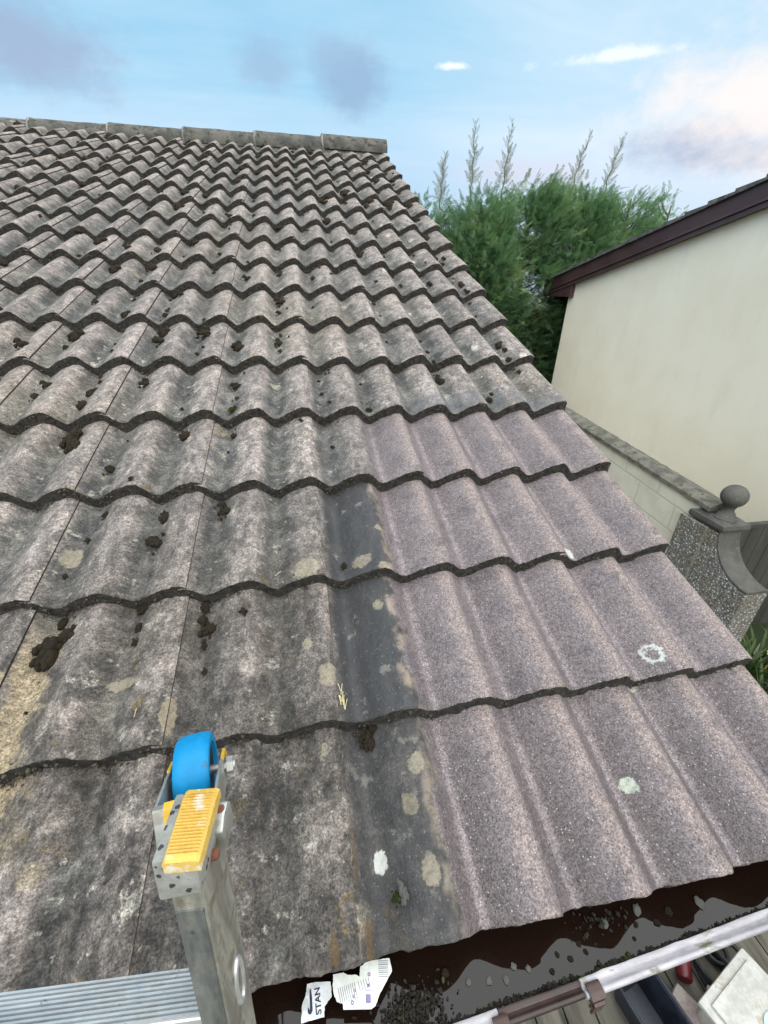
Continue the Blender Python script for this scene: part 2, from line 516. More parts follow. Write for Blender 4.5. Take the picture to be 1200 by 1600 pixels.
M_union = rough_mat('dark_union', (0.016, 0.008, 0.006), (0.034, 0.017, 0.013), 16, 0.5, 0.2, 0.001)
M_fascia = rough_mat('brown_fascia_board', (0.046, 0.020, 0.013), (0.066, 0.030, 0.020), 6, 0.5, 0.1, 0.001)
M_lip = rough_mat('pale_gutter_rim', (0.22, 0.20, 0.215), (0.38, 0.355, 0.37), 14, 0.36, 0.2, 0.001, c3=(0.10, 0.10, 0.05), s3=30, stretch=(0.4, 1.6, 1), t3=(0.56, 0.66))
M_ply = rough_mat('underlay', (0.03, 0.028, 0.026), (0.05, 0.045, 0.04), 8, 0.9, 0.2)


def mat_pebbledash(name, c1, c2, c3):
    m, nt, b = new_mat(name)
    P = nt.obj()
    d = nt.voro(P, 72, 'F1')
    cs = nt.add('ShaderNodeSeparateColor')
    nt.put(cs.inputs[0], nt.voro(P, 72, 'F1', 'Color'))
    col = nt.mix(cs.outputs[0], c1, c2)
    col = nt.mix(nt.m('GREATER_THAN', cs.outputs[1], 0.86), col, c3)
    col = nt.mix(nt.sstep(d, 0.30, 0.62, 0, 0.75), col, (0.07, 0.065, 0.055))
    n = nt.noise(P, 5, 5, 0.6)
    col = nt.mix(nt.sstep(n, 0.42, 0.62, 0, 0.7), col, nt.mix(0.55, col, (0.17, 0.135, 0.075)))
    nt.put(b.inputs['Base Color'], col)
    b.inputs['Roughness'].default_value = 0.9
    nt.put(b.inputs['Normal'], nt.bump(nt.m('SUBTRACT', 1.0, d), 1.0, 0.008))
    return m


M_dash = mat_pebbledash('pebbledash', (0.16, 0.16, 0.16), (0.38, 0.37, 0.34), (0.66, 0.66, 0.64))
M_dash2 = mat_pebbledash('house_render', (0.30, 0.28, 0.25), (0.48, 0.46, 0.42), (0.62, 0.60, 0.56))


def mat_render_wall():
    m, nt, b = new_mat('cream_painted_render')
    P = nt.obj()
    n = nt.noise(P, 0.9, 5, 0.55)
    n2 = nt.noise(nt.vm('MULTIPLY', P, (1, 1, 0.25)), 5, 5, 0.6)
    f = nt.noise(P, 180, 4, 0.65)
    col = nt.mix(nt.sstep(n, 0.35, 0.65), (0.79, 0.705, 0.57), (0.84, 0.77, 0.64))
    col = nt.mix(nt.sstep(n2, 0.52, 0.75, 0, 0.28), col, (0.66, 0.59, 0.47))
    col = nt.mix(nt.sstep(nt.noise(P, 46, 3, 0.7), 0.70, 0.76, 0, 0.45), col, (0.40, 0.36, 0.29))
    nt.put(b.inputs['Base Color'], col)
    b.inputs['Roughness'].default_value = 0.9
    b.inputs['Specular IOR Level'].default_value = 0.2
    nt.put(b.inputs['Normal'], nt.bump(nt.m('ADD', f, nt.m('MULTIPLY', nt.noise(P, 30, 4, 0.6), 1.2)), 0.45, 0.004))
    return m


M_cream = mat_render_wall()


# ------------------------------------------------------------------ ground
def mat_ground():
    m, nt, b = new_mat('ground')
    P = nt.obj()
    n = nt.noise(P, 0.35, 6, 0.6)
    n2 = nt.noise(P, 25, 5, 0.7)
    col = nt.mix(nt.sstep(n, 0.4, 0.6), (0.035, 0.055, 0.018), (0.07, 0.075, 0.035))
    col = nt.mix(n2, col, nt.mix(0.5, col, (0.02, 0.025, 0.01)))
    nt.put(b.inputs['Base Color'], col)
    b.inputs['Roughness'].default_value = 0.95
    nt.put(b.inputs['Normal'], nt.bump(n2, 0.6, 0.03))
    return m


GZ = -2.35
g = BM()
bmesh.ops.create_grid(g.b, x_segments=8, y_segments=8, size=600)
for v_ in g.b.verts:
    v_.co.z = GZ - 0.02
gr = g.build('ground', mat_ground())
tag(gr, kind='structure')

M_deck = rough_mat('weathered_decking', (0.055, 0.048, 0.036), (0.14, 0.125, 0.098), 11, 0.9, 0.6, 0.004, c3=(0.03, 0.033, 0.02), s3=7, stretch=(1, 0.15, 1), fine=70)
g = BM()
x = -4.2
while x < 2.17:
    wd = 0.142
    dz = random.uniform(-0.003, 0.003)
    g.box((x, -2.4, GZ - 0.015), (x + wd, 6.0, GZ + 0.022 + dz), bevel=0.004)
    x += wd + 0.008
dk = g.build('wooden_decking', M_deck)
tag(dk, 'weathered grey brown timber boards laid beside the house', 'decking', kind='structure')

# ------------------------------------------------------------------ the tiled house
house = empty('bungalow', (-2.7, 2.45, GZ), 'bungalow with mossy wavy grey tiled roof, the near right corner washed pinkish', 'house')
H0 = Vector(house.location)


def hpart(o, parent=None):
    """place a part modelled in world space under the house (or a part of it)"""
    par = parent or house
    o.parent = par
    bpy.context.view_layer.update()
    o.matrix_parent_inverse = par.matrix_world.inverted()
    return o


roof_m = Matrix.Rotation(PITCH, 4, 'X')


def prof(s):
    # s measured from the tile's right edge, leftwards; crests at 0.020 and 0.170
    th = 2 * np.pi * (s - 0.020) / 0.15
    c = 0.5 + 0.5 * np.cos(th + 0.42 * (np.cos(th) - 1))
    return c ** 0.95


def tile_field():
    V, F, FM, TV, TK = [], [], [], [], []
    base = 0
    nt_ = int(round(-U_LEFT / TW))
    for k in range(NC):
        for t in range(nt_):
            ns = 58 if (k < 5 and t < 8) else 32
            s = np.linspace(0.0, TW + 0.018, ns + 1)
            # rows along the slope: front rim rows, body, tail under the next tile
            tl = np.array([0.0, 0.0035, 0.012, 0.05, 0.12, 0.19, 0.26, 0.318, GAUGE + 0.055])
            if k == NC - 1:
                tl[-1] = GAUGE
            S, Tl = np.meshgrid(s, tl)
            u0 = -t * TW
            if t == 0:
                u0 = 0.0
            c = prof(S)
            drop = 0.011 * np.clip(1 - (TW + 0.018 - S) / 0.046, 0, 1) ** 1.5      # tucked under the left neighbour
            jz, jv, jr = rng.normal(0, 0.0011), rng.normal(0, 0.0022), rng.normal(0, 0.0028)
            W = c * AMP - AMP + LIFT * (1 - Tl / GAUGE) - LIFT + jz
            # left neighbour overlaps: left edge (large s) is covered by the next tile's right edge
            W = W - drop
            W[0] -= 0.0035
            W[1] -= 0.0006
            # broken, worn front rim
            nz = np.array([mnoise.noise(Vector((float(q) * 55 + t * 9.1, k * 3.3, 0.5))) for q in s])
            nz2 = np.array([mnoise.noise(Vector((float(q) * 190 + t * 5.1, k * 7.3, 2.5))) for q in s])
            rim = 0.0022 * nz + 0.0016 * nz2
            Vv = Tl + k * GAUGE + jv + jr * (S - TW / 2)
            Vv[0] += rim
            Vv[1] += rim
            W[0] += 0.0012 * nz2
            U = u0 - S
            top = np.stack([U, Vv, W], -1).reshape(-1, 3)
            # front face: two further rows down to the tile below, shaggy
            fr_v = Vv[0] - 0.0012 + 0.002 * nz2
            fr_w = W[0] - LIFT * 0.5
            hang = np.array([mnoise.noise(Vector((float(q) * 38 + t * 2.7, k * 5.7, 7.5))) for q in s])
            hang2 = np.array([mnoise.noise(Vector((float(q) * 95 + t * 1.7, k * 2.1, 3.5))) for q in s])
            bt_v = Vv[0] - 0.0045 - 0.0095 * np.clip(hang + 0.05, 0, 1) - 0.0030 * hang2
            bt_w = W[0] - LIFT * 0.93 - 0.004 * np.clip(hang, 0, 1)
            if k == 0:
                bt_w = W[0] - 0.021 - 0.007 * np.clip(hang2, -0.2, 1) - 0.004 * nz2
                bt_v = Vv[0] + 0.002 - 0.006 * np.clip(hang2, 0, 1) + 0.002 * nz2
            f1 = np.stack([U[0], fr_v, fr_w], -1)
            f2 = np.stack([U[0], bt_v, bt_w], -1)
            f3 = np.stack([U[0], bt_v + 0.05, bt_w + 0.004], -1)          # underside
            # right edge wall and left edge wall
            e = np.stack([np.full(len(tl), u0 - 0.0005), Vv[:, 0], W[:, 0] - 0.014 - (0.02 if t == 0 else 0)], -1)
            verts = np.concatenate([top, f1, f2, f3, e])
            n1 = ns + 1
            nr = len(tl)
            idx = np.arange(nr * n1).reshape(nr, n1)
            q = np.stack([idx[:-1, 1:], idx[:-1, :-1], idx[1:, :-1], idx[1:, 1:]], -1).reshape(-1, 4)
            o1 = nr * n1
            rows = [idx[0], o1 + np.arange(n1), o1 + n1 + np.arange(n1), o1 + 2 * n1 + np.arange(n1)]
            fq = []
            for a, b_ in zip(rows, rows[1:]):
                fq.append(np.stack([a[:-1], a[1:], b_[1:], b_[:-1]], -1))
            fq = np.concatenate(fq)
            oe = o1 + 3 * n1
            eq = np.stack([idx[:-1, 0], oe + np.arange(nr - 1), oe + np.arange(1, nr), idx[1:, 0]], -1)
            faces = np.concatenate([q, fq, eq]) + base
            V.append(verts)
            F.append(faces)
            FM.append(np.concatenate([np.zeros(len(q)), np.ones(len(fq)), np.ones(len(eq))]).astype(np.int32))
            rr = rng.random()
            cm = 1.0 if k <= 3 else 0.0
            dm = {0: 0.75, 1: 1.0, 2: 1.0, 3: 0.35}.get(k, 0.0) if t >= 2 and t < 3 or t == 3 else 0.0
            dm = {0: 0.75, 1: 1.0, 2: 1.0, 3: 0.35}.get(k, 0.0) if t == 2 or t == 3 else 0.0
            nv = len(verts)
            tv = np.ones((nv, 4))
            tv[:, 0] = rr
            tv[:, 1] = cm
            tv[:, 2] = 0.5
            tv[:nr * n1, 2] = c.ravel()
            tk = np.ones((nv, 4))
            tk[:, 0] = dm
            tk[:, 1] = 0
            tk[:nr * n1, 1] = np.clip(Tl / GAUGE, 0, 1).ravel()
            tk[:, 2] = 0
            TV.append(tv)
            TK.append(tk)
            base += nv
    V = np.concatenate(V)
    F = np.concatenate(F)
    me = D.meshes.new('roof')
    me.vertices.add(len(V))
    me.vertices.foreach_set('co', V.ravel().astype(np.float32))
    me.loops.add(F.size)
    me.loops.foreach_set('vertex_index', F.ravel().astype(np.int32))
    me.polygons.add(len(F))
    me.polygons.foreach_set('loop_start', np.arange(0, F.size, 4, dtype=np.int32))
    me.polygons.foreach_set('material_index', np.concatenate(FM))
    me.update(calc_edges=True)
    me.materials.append(M_tile)
    me.materials.append(M_butt)
    for nm, A in (('tv', TV), ('tk', TK)):
        a = me.attributes.new(nm, 'FLOAT_COLOR', 'POINT')
        a.data.foreach_set('color', np.concatenate(A).ravel().astype(np.float32))
    me.polygons.foreach_set('use_smooth', [True] * len(me.polygons))
    me.set_sharp_from_angle(angle=R_(50))
    me.validate()
    o = link(D.objects.new('roof', me))
    o.matrix_world = roof_m
    return o


roof = tile_field()
bpy.context.view_layer.update()
hpart(roof)


def w2(u, v, w=0.0):
    return roof_m @ Vector((u, v, w))


# deck under the tiles, verge board and undercloak
V_R = NC * GAUGE + 0.03
g = BM()
g.prism([w2(-5.38, 0.02, -0.105), w2(-5.38, V_R, -0.105), w2(-5.38, V_R, -0.13), w2(-5.38, 0.02, -0.13)], (5.355, 0, 0))
hpart(g.build('underlay', M_ply))
# back slope, so the ridge is a ridge
RY, RZ = w2(0, V_R).y, w2(0, V_R).z
M_back = rough_mat('back_slope_tiles', (0.12, 0.115, 0.11), (0.24, 0.22, 0.21), 8, 0.9, 0.5)
g = BM()
nb = 90
for i in range(12):
    y0 = RY + 0.02 + i * 0.4
    pts = []
    for j in range(nb + 1):
        uu_ = -5.38 + 5.36 * j / nb
        zz_ = 0.03 * (0.5 + 0.5 * math.cos(uu_ / 0.15 * 2 * math.pi))
        pts.append((uu_, zz_))
    va = [g.b.verts.new((a, y0, RZ - (y0 - RY) * math.tan(PITCH) + c - 0.05 + 0.02)) for a, c in pts]
    vb = [g.b.verts.new((a, y0 + 0.4, RZ - (y0 + 0.4 - RY) * math.tan(PITCH) + c - 0.05)) for a, c in pts]
    for j in range(nb):
        g.b.faces.new((va[j], va[j + 1], vb[j + 1], vb[j]))
hpart(g.build('back_slope', M_back, smooth=True))

# ridge: half-round caps bedded on mortar
g = BM()
prf = [w2(0, V_R - 0.15, -0.06), w2(0, V_R - 0.10, -0.012), Vector((0, RY, RZ - 0.01)), Vector((0, RY + 0.12, RZ - 0.03)), Vector((0, RY + 0.2, RZ - 0.11))]
g.prism([Vector((-5.36, p.y, p.z)) for p in prf], (5.34, 0, 0))
hpart(g.build('ridge_mortar', M_mortar))
x = 0.012
i = 0
while x > -5.3:
    ln = 0.60
    g = BM()
    rows = []
    rad, th = 0.118, 0.016
    cyy, czz = RY - 0.008, RZ - 0.052 - 0.016 * i + random.uniform(-0.004, 0.004)
    na = 14
    nx = 16
    for q in range(nx + 1):
        xx = x - (ln - 0.006) * q / nx
        ring = []
        for a in range(na + 1):
            th_a = R_(-8 + 196 * a / na)
            n_ = mnoise.noise(Vector((xx * 9, a * 0.7, i * 3.1))) * 0.004
            ring.append(g.b.verts.new((xx, cyy - math.cos(th_a) * (rad + n_), czz + math.sin(th_a) * (rad * 0.93 + n_))))
        for a in range(na, -1, -1):
            th_a = R_(-8 + 196 * a / na)
            ring.append(g.b.verts.new((xx, cyy - math.cos(th_a) * (rad - th), czz + math.sin(th_a) * (rad * 0.93 - th))))
        rows.append(ring)
    m_ = len(rows[0])
    for a, c in zip(rows, rows[1:]):
        for k in range(m_):
            g.b.faces.new((a[k], a[(k + 1) % m_], c[(k + 1) % m_], c[k]))
    g.b.faces.new(rows[0])
    g.b.faces.new(rows[-1][::-1])
    rt = g.build('ridge_tile', M_ridge, smooth=True)
    if i == 0:
        rt['label'] = 'paler end ridge tile at the verge'
    hpart(rt)
    # mortar collar at the joint
    g = BM()
    g.lathe([(0.100, -0.012), (0.114, -0.010), (0.1190, 0.0), (0.115, 0.011), (0.100, 0.013)], (x - ln + 0.002, cyy, czz - 0.004), (1, 0, 0), 24)
    for v_ in list(g.b.verts):
        if v_.co.z < czz - 0.05:
            v_.co.z = czz - 0.05
        v_.co += Vector((0, 0, 1)) * mnoise.noise(v_.co * 30) * 0.011
    hpart(g.build('ridge_joint', M_mortar), None)
    x -= ln
    i += 1

# walls, gable, fascia, soffit
for (lo, hi) in [((-5.3, 0.30, GZ), (-0.12, 0.42, -0.19)), ((-5.3, 8.8, GZ), (-0.12, 8.92, -0.19))]:
    g = BM()
    g.box(lo, hi)
    hpart(g.build('wall', M_dash2))
g = BM()
zt = lambda yy: yy * math.tan(PITCH) - 0.16
g.prism([(-0.12, 0.425, GZ), (-0.12, 8.79, GZ), (-0.12, 8.79, zt(2 * RY - 8.79)), (-0.12, RY, zt(RY)), (-0.12, 0.425, zt(0.425))], (-0.14, 0, 0))
hpart(g.build('gable_wall', M_dash2))
g = BM()
g.box((-5.36, 0.092, -0.24), (-0.03, 0.112, -0.07))
hpart(g.build('fascia', M_fascia))
g = BM()
g.box((-5.36, 0.113, -0.235), (-0.03, 0.299, -0.222))
hpart(g.build('soffit', M_fascia))
g = BM()
g.prism([(-0.028, 0.06, -0.085), (-0.028, RY, RZ - 0.10), (-0.028, RY, RZ - 0.27), (-0.028, 0.06, -0.255)], (0.018, 0, 0))
g.prism([(-0.028, RY, RZ - 0.10), (-0.028, 2 * RY - 0.06, -0.085), (-0.028, 2 * RY - 0.06, -0.255), (-0.028, RY, RZ - 0.27)], (0.018, 0, 0))
hpart(g.build('verge_board', M_fascia))

# gutter: half round trough, pale rim, brown union and clips
GY, GZt, GR = 0.003, -0.082, 0.055


def GT(p, rise=0.0):
    c_, s_ = math.cos(R_(2.6)), math.sin(R_(2.6))
    x, y, z = p
    x0 = -0.62
    return Vector((x0 + (x - x0) * c_ - y * s_, (x - x0) * s_ + y * c_, z + rise * max(0.0, x - x0)))


def gshift(o):
    for v in o.data.vertices:
        v.co = GT(v.co, 0.03)
    return o


g = BM()
for (xa, xb, rr) in [(-5.4, -0.732, GR), (-0.585, 0.05, GR), (-0.733, -0.584, GR + 0.004)]:
    rows = []
    for xx in np.linspace(xa, xb, 24):
        ring = []
        for a in range(17):
            t_ = math.pi * a / 16
            ring.append(g.b.verts.new((xx, GY - rr * math.cos(t_), GZt - rr * math.sin(t_))))
        for a in range(16, -1, -1):
            t_ = math.pi * a / 16
            ring.append(g.b.verts.new((xx, GY - (rr - .0025) * math.cos(t_), GZt - (rr - .0025) * math.sin(t_))))
        rows.append(ring)
    m_ = len(rows[0])
    for a, c in zip(rows, rows[1:]):
        for k in range(m_):
            g.b.faces.new((a[k], a[(k + 1) % m_], c[(k + 1) % m_], c[k]))
    g.b.faces.new(rows[0])
    g.b.faces.new(rows[-1][::-1])
gutter = hpart(gshift(g.build('gutter', M_brown, smooth=True)))
lipsec = [(0.004, 0.000), (0.004, 0.005), (-0.001, 0.007), (-0.006, 0.0035), (-0.0085, 0.0010), (-0.012, 0.0020), (-0.0145, 0.0072), (-0.019, 0.0090), (-0.0225, 0.0065), (-0.024, 0.000), (-0.021, -0.007), (-0.015, -0.010), (-0.008, -0.010), (-0.003, -0.008)]
for (xa, xb, mt, sc_, nm) in [(-5.4, -0.722, M_lip, 0.76, 'gutter_rim'), (-0.592, 0.05, M_lip, 0.76, 'gutter_rim'), (-0.7215, -0.5925, M_union, 0.66, 'union_rim')]:
    g = BM()
    rows = []
    xs = np.linspace(xa, xb, max(3, int((xb - xa) / 0.02)))
    for xx in xs:
        jag = 0.0007 * mnoise.noise(Vector((xx * 40, 1.7, 0))) + 0.0007 * mnoise.noise(Vector((xx * 130, 1.7, 5)))
        rows.append([g.b.verts.new((xx, GY - GR + a * sc_ + (jag if i_ < 3 else 0), GZt + c * sc_ - (0.003 if sc_ < 0.7 else 0))) for i_, (a, c) in enumerate(lipsec)])
    m_ = len(lipsec)
    for a, c in zip(rows, rows[1:]):
        for k in range(m_):
            g.b.faces.new((a[k], a[(k + 1) % m_], c[(k + 1) % m_], c[k]))
    g.b.faces.new(rows[0])
    g.b.faces.new(rows[-1][::-1])
    hpart(gshift(g.build(nm, mt, smooth=True, sharp=60)), gutter)
for bx in (-2.2, -1.5, -0.722, -0.578, -0.245):
    g = BM()
    sec = [(-0.0235, -0.014), (-0.0235, 0.008), (-0.0165, 0.0115), (-0.008, 0.0100), (-0.004, 0.0085), (-0.004, 0.0045), (-0.008, 0.0065), (-0.016, 0.0080), (-0.0205, 0.0055), (-0.0205, -0.014)]
    g.prism([(bx - 0.011, GY - GR + a, GZt + c) for a, c in sec], (0.022, 0, 0), bevel=0.0012)
    g.prism([(bx - 0.0085, GY - GR - 0.0275, GZt - 0.025), (bx - 0.0085, GY - GR - 0.0275, GZt + 0.001), (bx - 0.0085, GY - GR - 0.0238, GZt + 0.003), (bx - 0.0085, GY - GR - 0.0238, GZt - 0.025)], (0.017, 0, 0), bevel=0.001)
    hpart(gshift(g.build('gutter_clip', M_brown, smooth=True)), gutter)

# standing water in the gutter
m_w, nt, b = new_mat('gutter_water')
b.inputs['Base Color'].default_value = (0.010, 0.0050, 0.0034, 1)
b.inputs['Roughness'].default_value = 0.03
b.inputs['IOR'].default_value = 1.33
b.inputs['Specular IOR Level'].default_value = 0.62
b.inputs['Coat Weight'].default_value = 0.10
b.inputs['Coat Roughness'].default_value = 0.02
b.inputs['Coat IOR'].default_value = 1.5
nt.put(b.inputs['Normal'], nt.bump(nt.noise(nt.obj(), 30, 2, 0.5), 0.05, 0.002))
WZ = -0.099
g = BM()
hw = math.sqrt((GR - .003) ** 2 - (GZt - WZ) ** 2)
pts = [(-5.35, GY - hw, WZ), (0.045, GY - hw, WZ), (0.045, GY + hw, WZ), (-5.35, GY + hw, WZ)]
f_ = g.b.faces.new([g.b.verts.new(GT(p)) for p in pts])
wa = g.build('gutter_water', m_w)
tag(wa, 'shallow dark water standing in the gutter', 'water', kind='structure')


# ------------------------------------------------------------------ moss
def lump_mesh(name, lobes, seed, mat, flat=0.55, sub=2):
    """a cushion of many small rough crumbs, about one unit in radius"""
    b = bmesh.new()
    rd = random.Random(seed)
    n = 9 + lobes * 15
    cs = [(rd.uniform(-0.5, 0.5), rd.uniform(-0.6, 0.6)) for _ in range(max(1, lobes - 1))]
    for i in range(n):
        c = rd.choice(cs) if lobes > 1 else (0, 0)
        a, d = rd.uniform(0, 6.28), abs(rd.gauss(0, 0.36))
        x, y = c[0] + d * math.cos(a), c[1] + d * math.sin(a)
        r = rd.uniform(0.11, 0.29) * (1.15 - 0.5 * min(1, d))
        z = flat * max(0.0, 0.62 - 0.75 * d * d) * rd.uniform(0.4, 1.0)
        res = bmesh.ops.create_icosphere(b, subdivisions=sub, radius=1.0)
        for v in res['verts']:
            p = v.co.copy()
            k = mnoise.noise(p * 1.9 + Vector((seed * 3.1 + i, 0, 0))) * 0.35 + mnoise.noise(p * 5 + Vector((seed, i, 0))) * 0.22
            v.co = Vector((x, y, z)) + p * r * (1 + k)
    me = D.meshes.new(name)
    b.to_mesh(me)
    b.free()
    me.materials.append(mat)
    me.polygons.foreach_set('use_smooth', [True] * len(me.polygons))
    return me


MOSS_S = [lump_mesh('moss_clump', 1 + i % 2, i + 1, M_moss, 0.8, 2) for i in range(5)]
MOSS_B = [lump_mesh('moss_clump', 3 + i, 20 + i, M_moss, 0.8, 2) for i in range(4)]
MOSS_G = [lump_mesh('moss_clump', 2, 40 + i, M_gmoss, 0.8, 2) for i in range(2)]


def tile_w(u, v):
    k = max(0, min(NC - 1, int(math.floor(v / GAUGE))))
    tl = v - k * GAUGE
    t = int(math.floor(-u / TW))
    s = -u - t * TW
    return float(prof(np.array(s))) * AMP - AMP + LIFT * (1 - tl / GAUGE) - LIFT


moss_spots = [(-1.711, 2.31, 0.031), (-1.585, 2.223, 0.017), (-1.567, 2.352, 0.032), (-1.712, 1.997, 0.018), (-1.582, 1.892, 0.022), (-1.443, 1.992, 0.01), (-1.445, 1.907, 0.02), (-1.716, 1.729, 0.032), (-1.726, 1.644, 0.013), (-1.586, 1.694, 0.009), (-1.579, 1.623, 0.011), (-1.431, 1.705, 0.031), (-1.434, 1.792, 0.029), (-1.86, 1.656, 0.026), (-1.724, 1.435, 0.02), (-1.587, 1.4, 0.018), (-1.58, 1.447, 0.015), (-1.595, 1.306, 0.027), (-1.439, 1.456, 0.023), (-1.303, 1.299, 0.012), (-2.136, 2.295, 0.038), (-2.0, 1.888, 0.014), (-1.58, 1.155, 0.038), (-1.438, 1.165, 0.007), (-1.285, 1.16, 0.028), (-1.453, 1.032, 0.022), (-1.147, 1.283, 0.016), (-1.145, 1.171, 0.019), (-1.153, 1.101, 0.007), (-1.295, 0.849, 0.022), (-1.293, 0.768, 0.026), (-1.281, 0.795, 0.009), (-1.454, 0.811, 0.011), (-1.467, 0.702, 0.011), (-1.147, 0.878, 0.023), (-1.441, 0.872, 0.017), (-1.449, 0.537, 0.032), (-1.457, 0.586, 0.018), (-1.306, 0.605, 0.022), (-1.298, 0.563, 0.014), (-1.302, 0.519, 0.013), (-1.16, 0.548, 0.024), (-1.165, 0.498, 0.01), (-1.158, 0.442, 0.011), (-1.171, 0.59, 0.018), (-1.454, 0.412, 0.006), (-1.15, 1.684, 0.027), (-1.002, 1.735, 0.022), (-1.0, 1.97, 0.019), (-0.994, 2.088, 0.031), (-0.997, 1.652, 0.015), (-1.279, 1.79, 0.032), (-1.29, 1.615, 0.014), (-1.299, 1.874, 0.015), (-1.147, 1.435, 0.022), (-0.857, 1.39, 0.013), (-0.841, 2.329, 0.022), (-0.856, 2.05, 0.014), (-0.554, 2.725, 0.028), (-0.703, 2.846, 0.014), (-0.566, 1.756, 0.013), (-0.421, 1.759, 0.013), (-0.415, 1.655, 0.015), (-0.399, 2.3, 0.016), (-0.248, 2.311, 0.026), (-0.558, 1.975, 0.009), (-1.145, 2.32, 0.024), (-0.998, 2.393, 0.022), (-1.146, 2.492, 0.013), (-0.412, 1.477, 0.024), (-0.418, 1.554, 0.015), (-0.707, 1.268, 0.015), (-0.864, 1.483, 0.011), (-0.716, 1.452, 0.009), (-0.1, 1.566, 0.021), (-0.09, 1.708, 0.022), (-0.269, 1.309, 0.021), (-0.244, 1.348, 0.014), (-0.087, 1.641, 0.019), (-0.075, 1.50, 0.016), (-0.856, 0.66, 0.014), (-0.849, 0.29, 0.023), (-1.709, 2.574, 0.022), (-1.565, 2.523, 0.028), (-1.687, 3.466, 0.016), (-1.554, 3.537, 0.024), (-1.275, 3.131, 0.022), (-1.424, 3.163, 0.015), (-1.736, 3.225, 0.015), (-1.55, 3.273, 0.019), (-1.845, 2.635, 0.028), (-1.976, 2.77, 0.032), (-2.241, 3.04, 0.017), (-2.507, 3.535, 0.03), (-1.274, 3.911, 0.036), (-1.545, 4.508, 0.03), (-0.286, 4.743, 0.028), (-0.452, 4.475, 0.031), (-0.116, 2.602, 0.021), (-0.085, 2.654, 0.022), (-0.089, 2.306, 0.023), (-0.088, 2.196, 0.019), (-1.081, 0.556, 0.014), (-0.845, 1.096, 0.014), (-1.377, 0.948, 0.01), (-0.936, 1.209, 0.012)]
special = {
    (-1.449, 0.537): 'largest clump of dark brown moss, low down on the left tiles',
    (-1.457, 0.586): 'dark moss tucked under the tile edge just above the largest moss clump',
    (-1.58, 1.155): 'wide dark moss clump under a tile edge at the far left, fifth row up',
    (-1.285, 1.16): 'knobbly brown moss clump under the tile edge, second from left in the fifth row',
    (-1.293, 0.768): 'moss clump with pale dust round it, in the pan above the left tile joint',
    (-1.295, 0.849): 'flat moss clump just above the dusty moss clump on the left tiles',
    (-1.147, 0.878): 'moss filling the pan under the tile edge, right of the flat moss clump',
    (-1.16, 0.548): 'olive moss clump under a tile edge above the blue wheel',
    (-1.158, 0.442): 'small round dark moss ball above the blue wheel',
    (-1.306, 0.605): 'dark moss hanging below the tile edge, between the largest clump and the olive clump',
    (-0.849, 0.29): 'moss wedge under the tile edge at the foot of the dark stained strip',
    (-0.856, 0.66): 'small black moss clump on the dark stained strip',
    (-1.453, 1.032): 'round moss clump left of the fourth row tile joint',
}
nm_ = 0


def put_moss(u, v, r, mesh, label, rot=None, sy=1.25, group='moss clumps scattered over the roof tiles'):
    global nm_
    o = D.objects.new('moss_clump', mesh)
    p = w2(u, v, tile_w(u, v) + r * 0.12)
    o.matrix_world = Matrix.Translation(p) @ roof_m @ Matrix.Rotation(random.uniform(-0.5, 0.5) if rot is None else rot, 4, 'Z') @ Matrix.Diagonal((r, r * sy, r * 1.15, 1))
    link(o)
    tag(o, label, 'moss', group)
    nm_ += 1
    return o


PLAIN = 'small dark brown moss clump lying in a pan of the grey roof tiles'
for (u, v, r) in moss_spots:
    big_ = r > 0.017
    me = random.choice(MOSS_B if big_ else MOSS_S)
    sy = 1.3 if (u, v) == (-1.449, 0.537) else random.uniform(0.9, 1.5)
    if (u, v) == (-1.449, 0.537):
        me, r = MOSS_B[3], 0.040
    put_moss(u, v, r * (0.80 if big_ else 0.85), me, special.get((u, v), PLAIN), sy=sy)
# further small ones that sit in the pans up the slope
for _ in range(178):
    t = random.randrange(0, 11)
    h = random.choice((0.095, 0.245))
    u = -(t * TW + h) + random.gauss(0, 0.014)
    k = random.randrange(4, 17)
    if k < 5 and u > -0.8:
        continue
    v = k * GAUGE + (GAUGE - abs(random.gauss(0, 0.05)) - 0.012 if random.random() < 0.62 else random.uniform(0.03, GAUGE - 0.03))
    r = random.choice((0.010, 0.014, 0.018, 0.023, 0.028, 0.034)) if k > 8 else random.choice((0.007, 0.009, 0.012, 0.015, 0.020))
    put_moss(u, v, r, random.choice(MOSS_B if r > 0.012 else MOSS_S), PLAIN)
_V, _F, _b0 = [], [], 0
for _ in range(420):
    t = random.randrange(0, 13)
    h = random.choice((0.095, 0.245))
    u = -(t * TW + h) + random.gauss(0, 0.016)
    k = random.randrange(4, 17)
    if k < 6 and u > -0.8:
        continue
    v = k * GAUGE + (GAUGE - abs(random.gauss(0, 0.035)) - 0.006 if random.random() < 0.7 else random.uniform(0.02, GAUGE - 0.02))
    r = random.choice((0.005, 0.007, 0.009, 0.012)) * (1.0 + 0.05 * (k - 4))
    me_ = random.choice(MOSS_S)
    q = np.empty(len(me_.vertices) * 3)
    me_.vertices.foreach_get('co', q)
    q = q.reshape(-1, 3)
    a = random.uniform(0, 6.28)
    x = (q[:, 0] * math.cos(a) - q[:, 1] * math.sin(a)) * r + u
    y = (q[:, 0] * math.sin(a) + q[:, 1] * math.cos(a)) * r * 1.2 + v
    z = q[:, 2] * r + tile_w(u, v) + r * 0.1
    _V.append(np.stack([x, y, z], 1))
    _F += [[i_ + _b0 for i_ in p.vertices] for p in me_.polygons]
    _b0 += len(q)
mc = mesh_from('moss_crumbs', np.concatenate(_V), _F, M_moss, smooth=True)
mc.matrix_world = roof_m
tag(mc, 'tiny moss crumbs strewn along the pans of the upper tile rows', 'moss', kind='stuff')
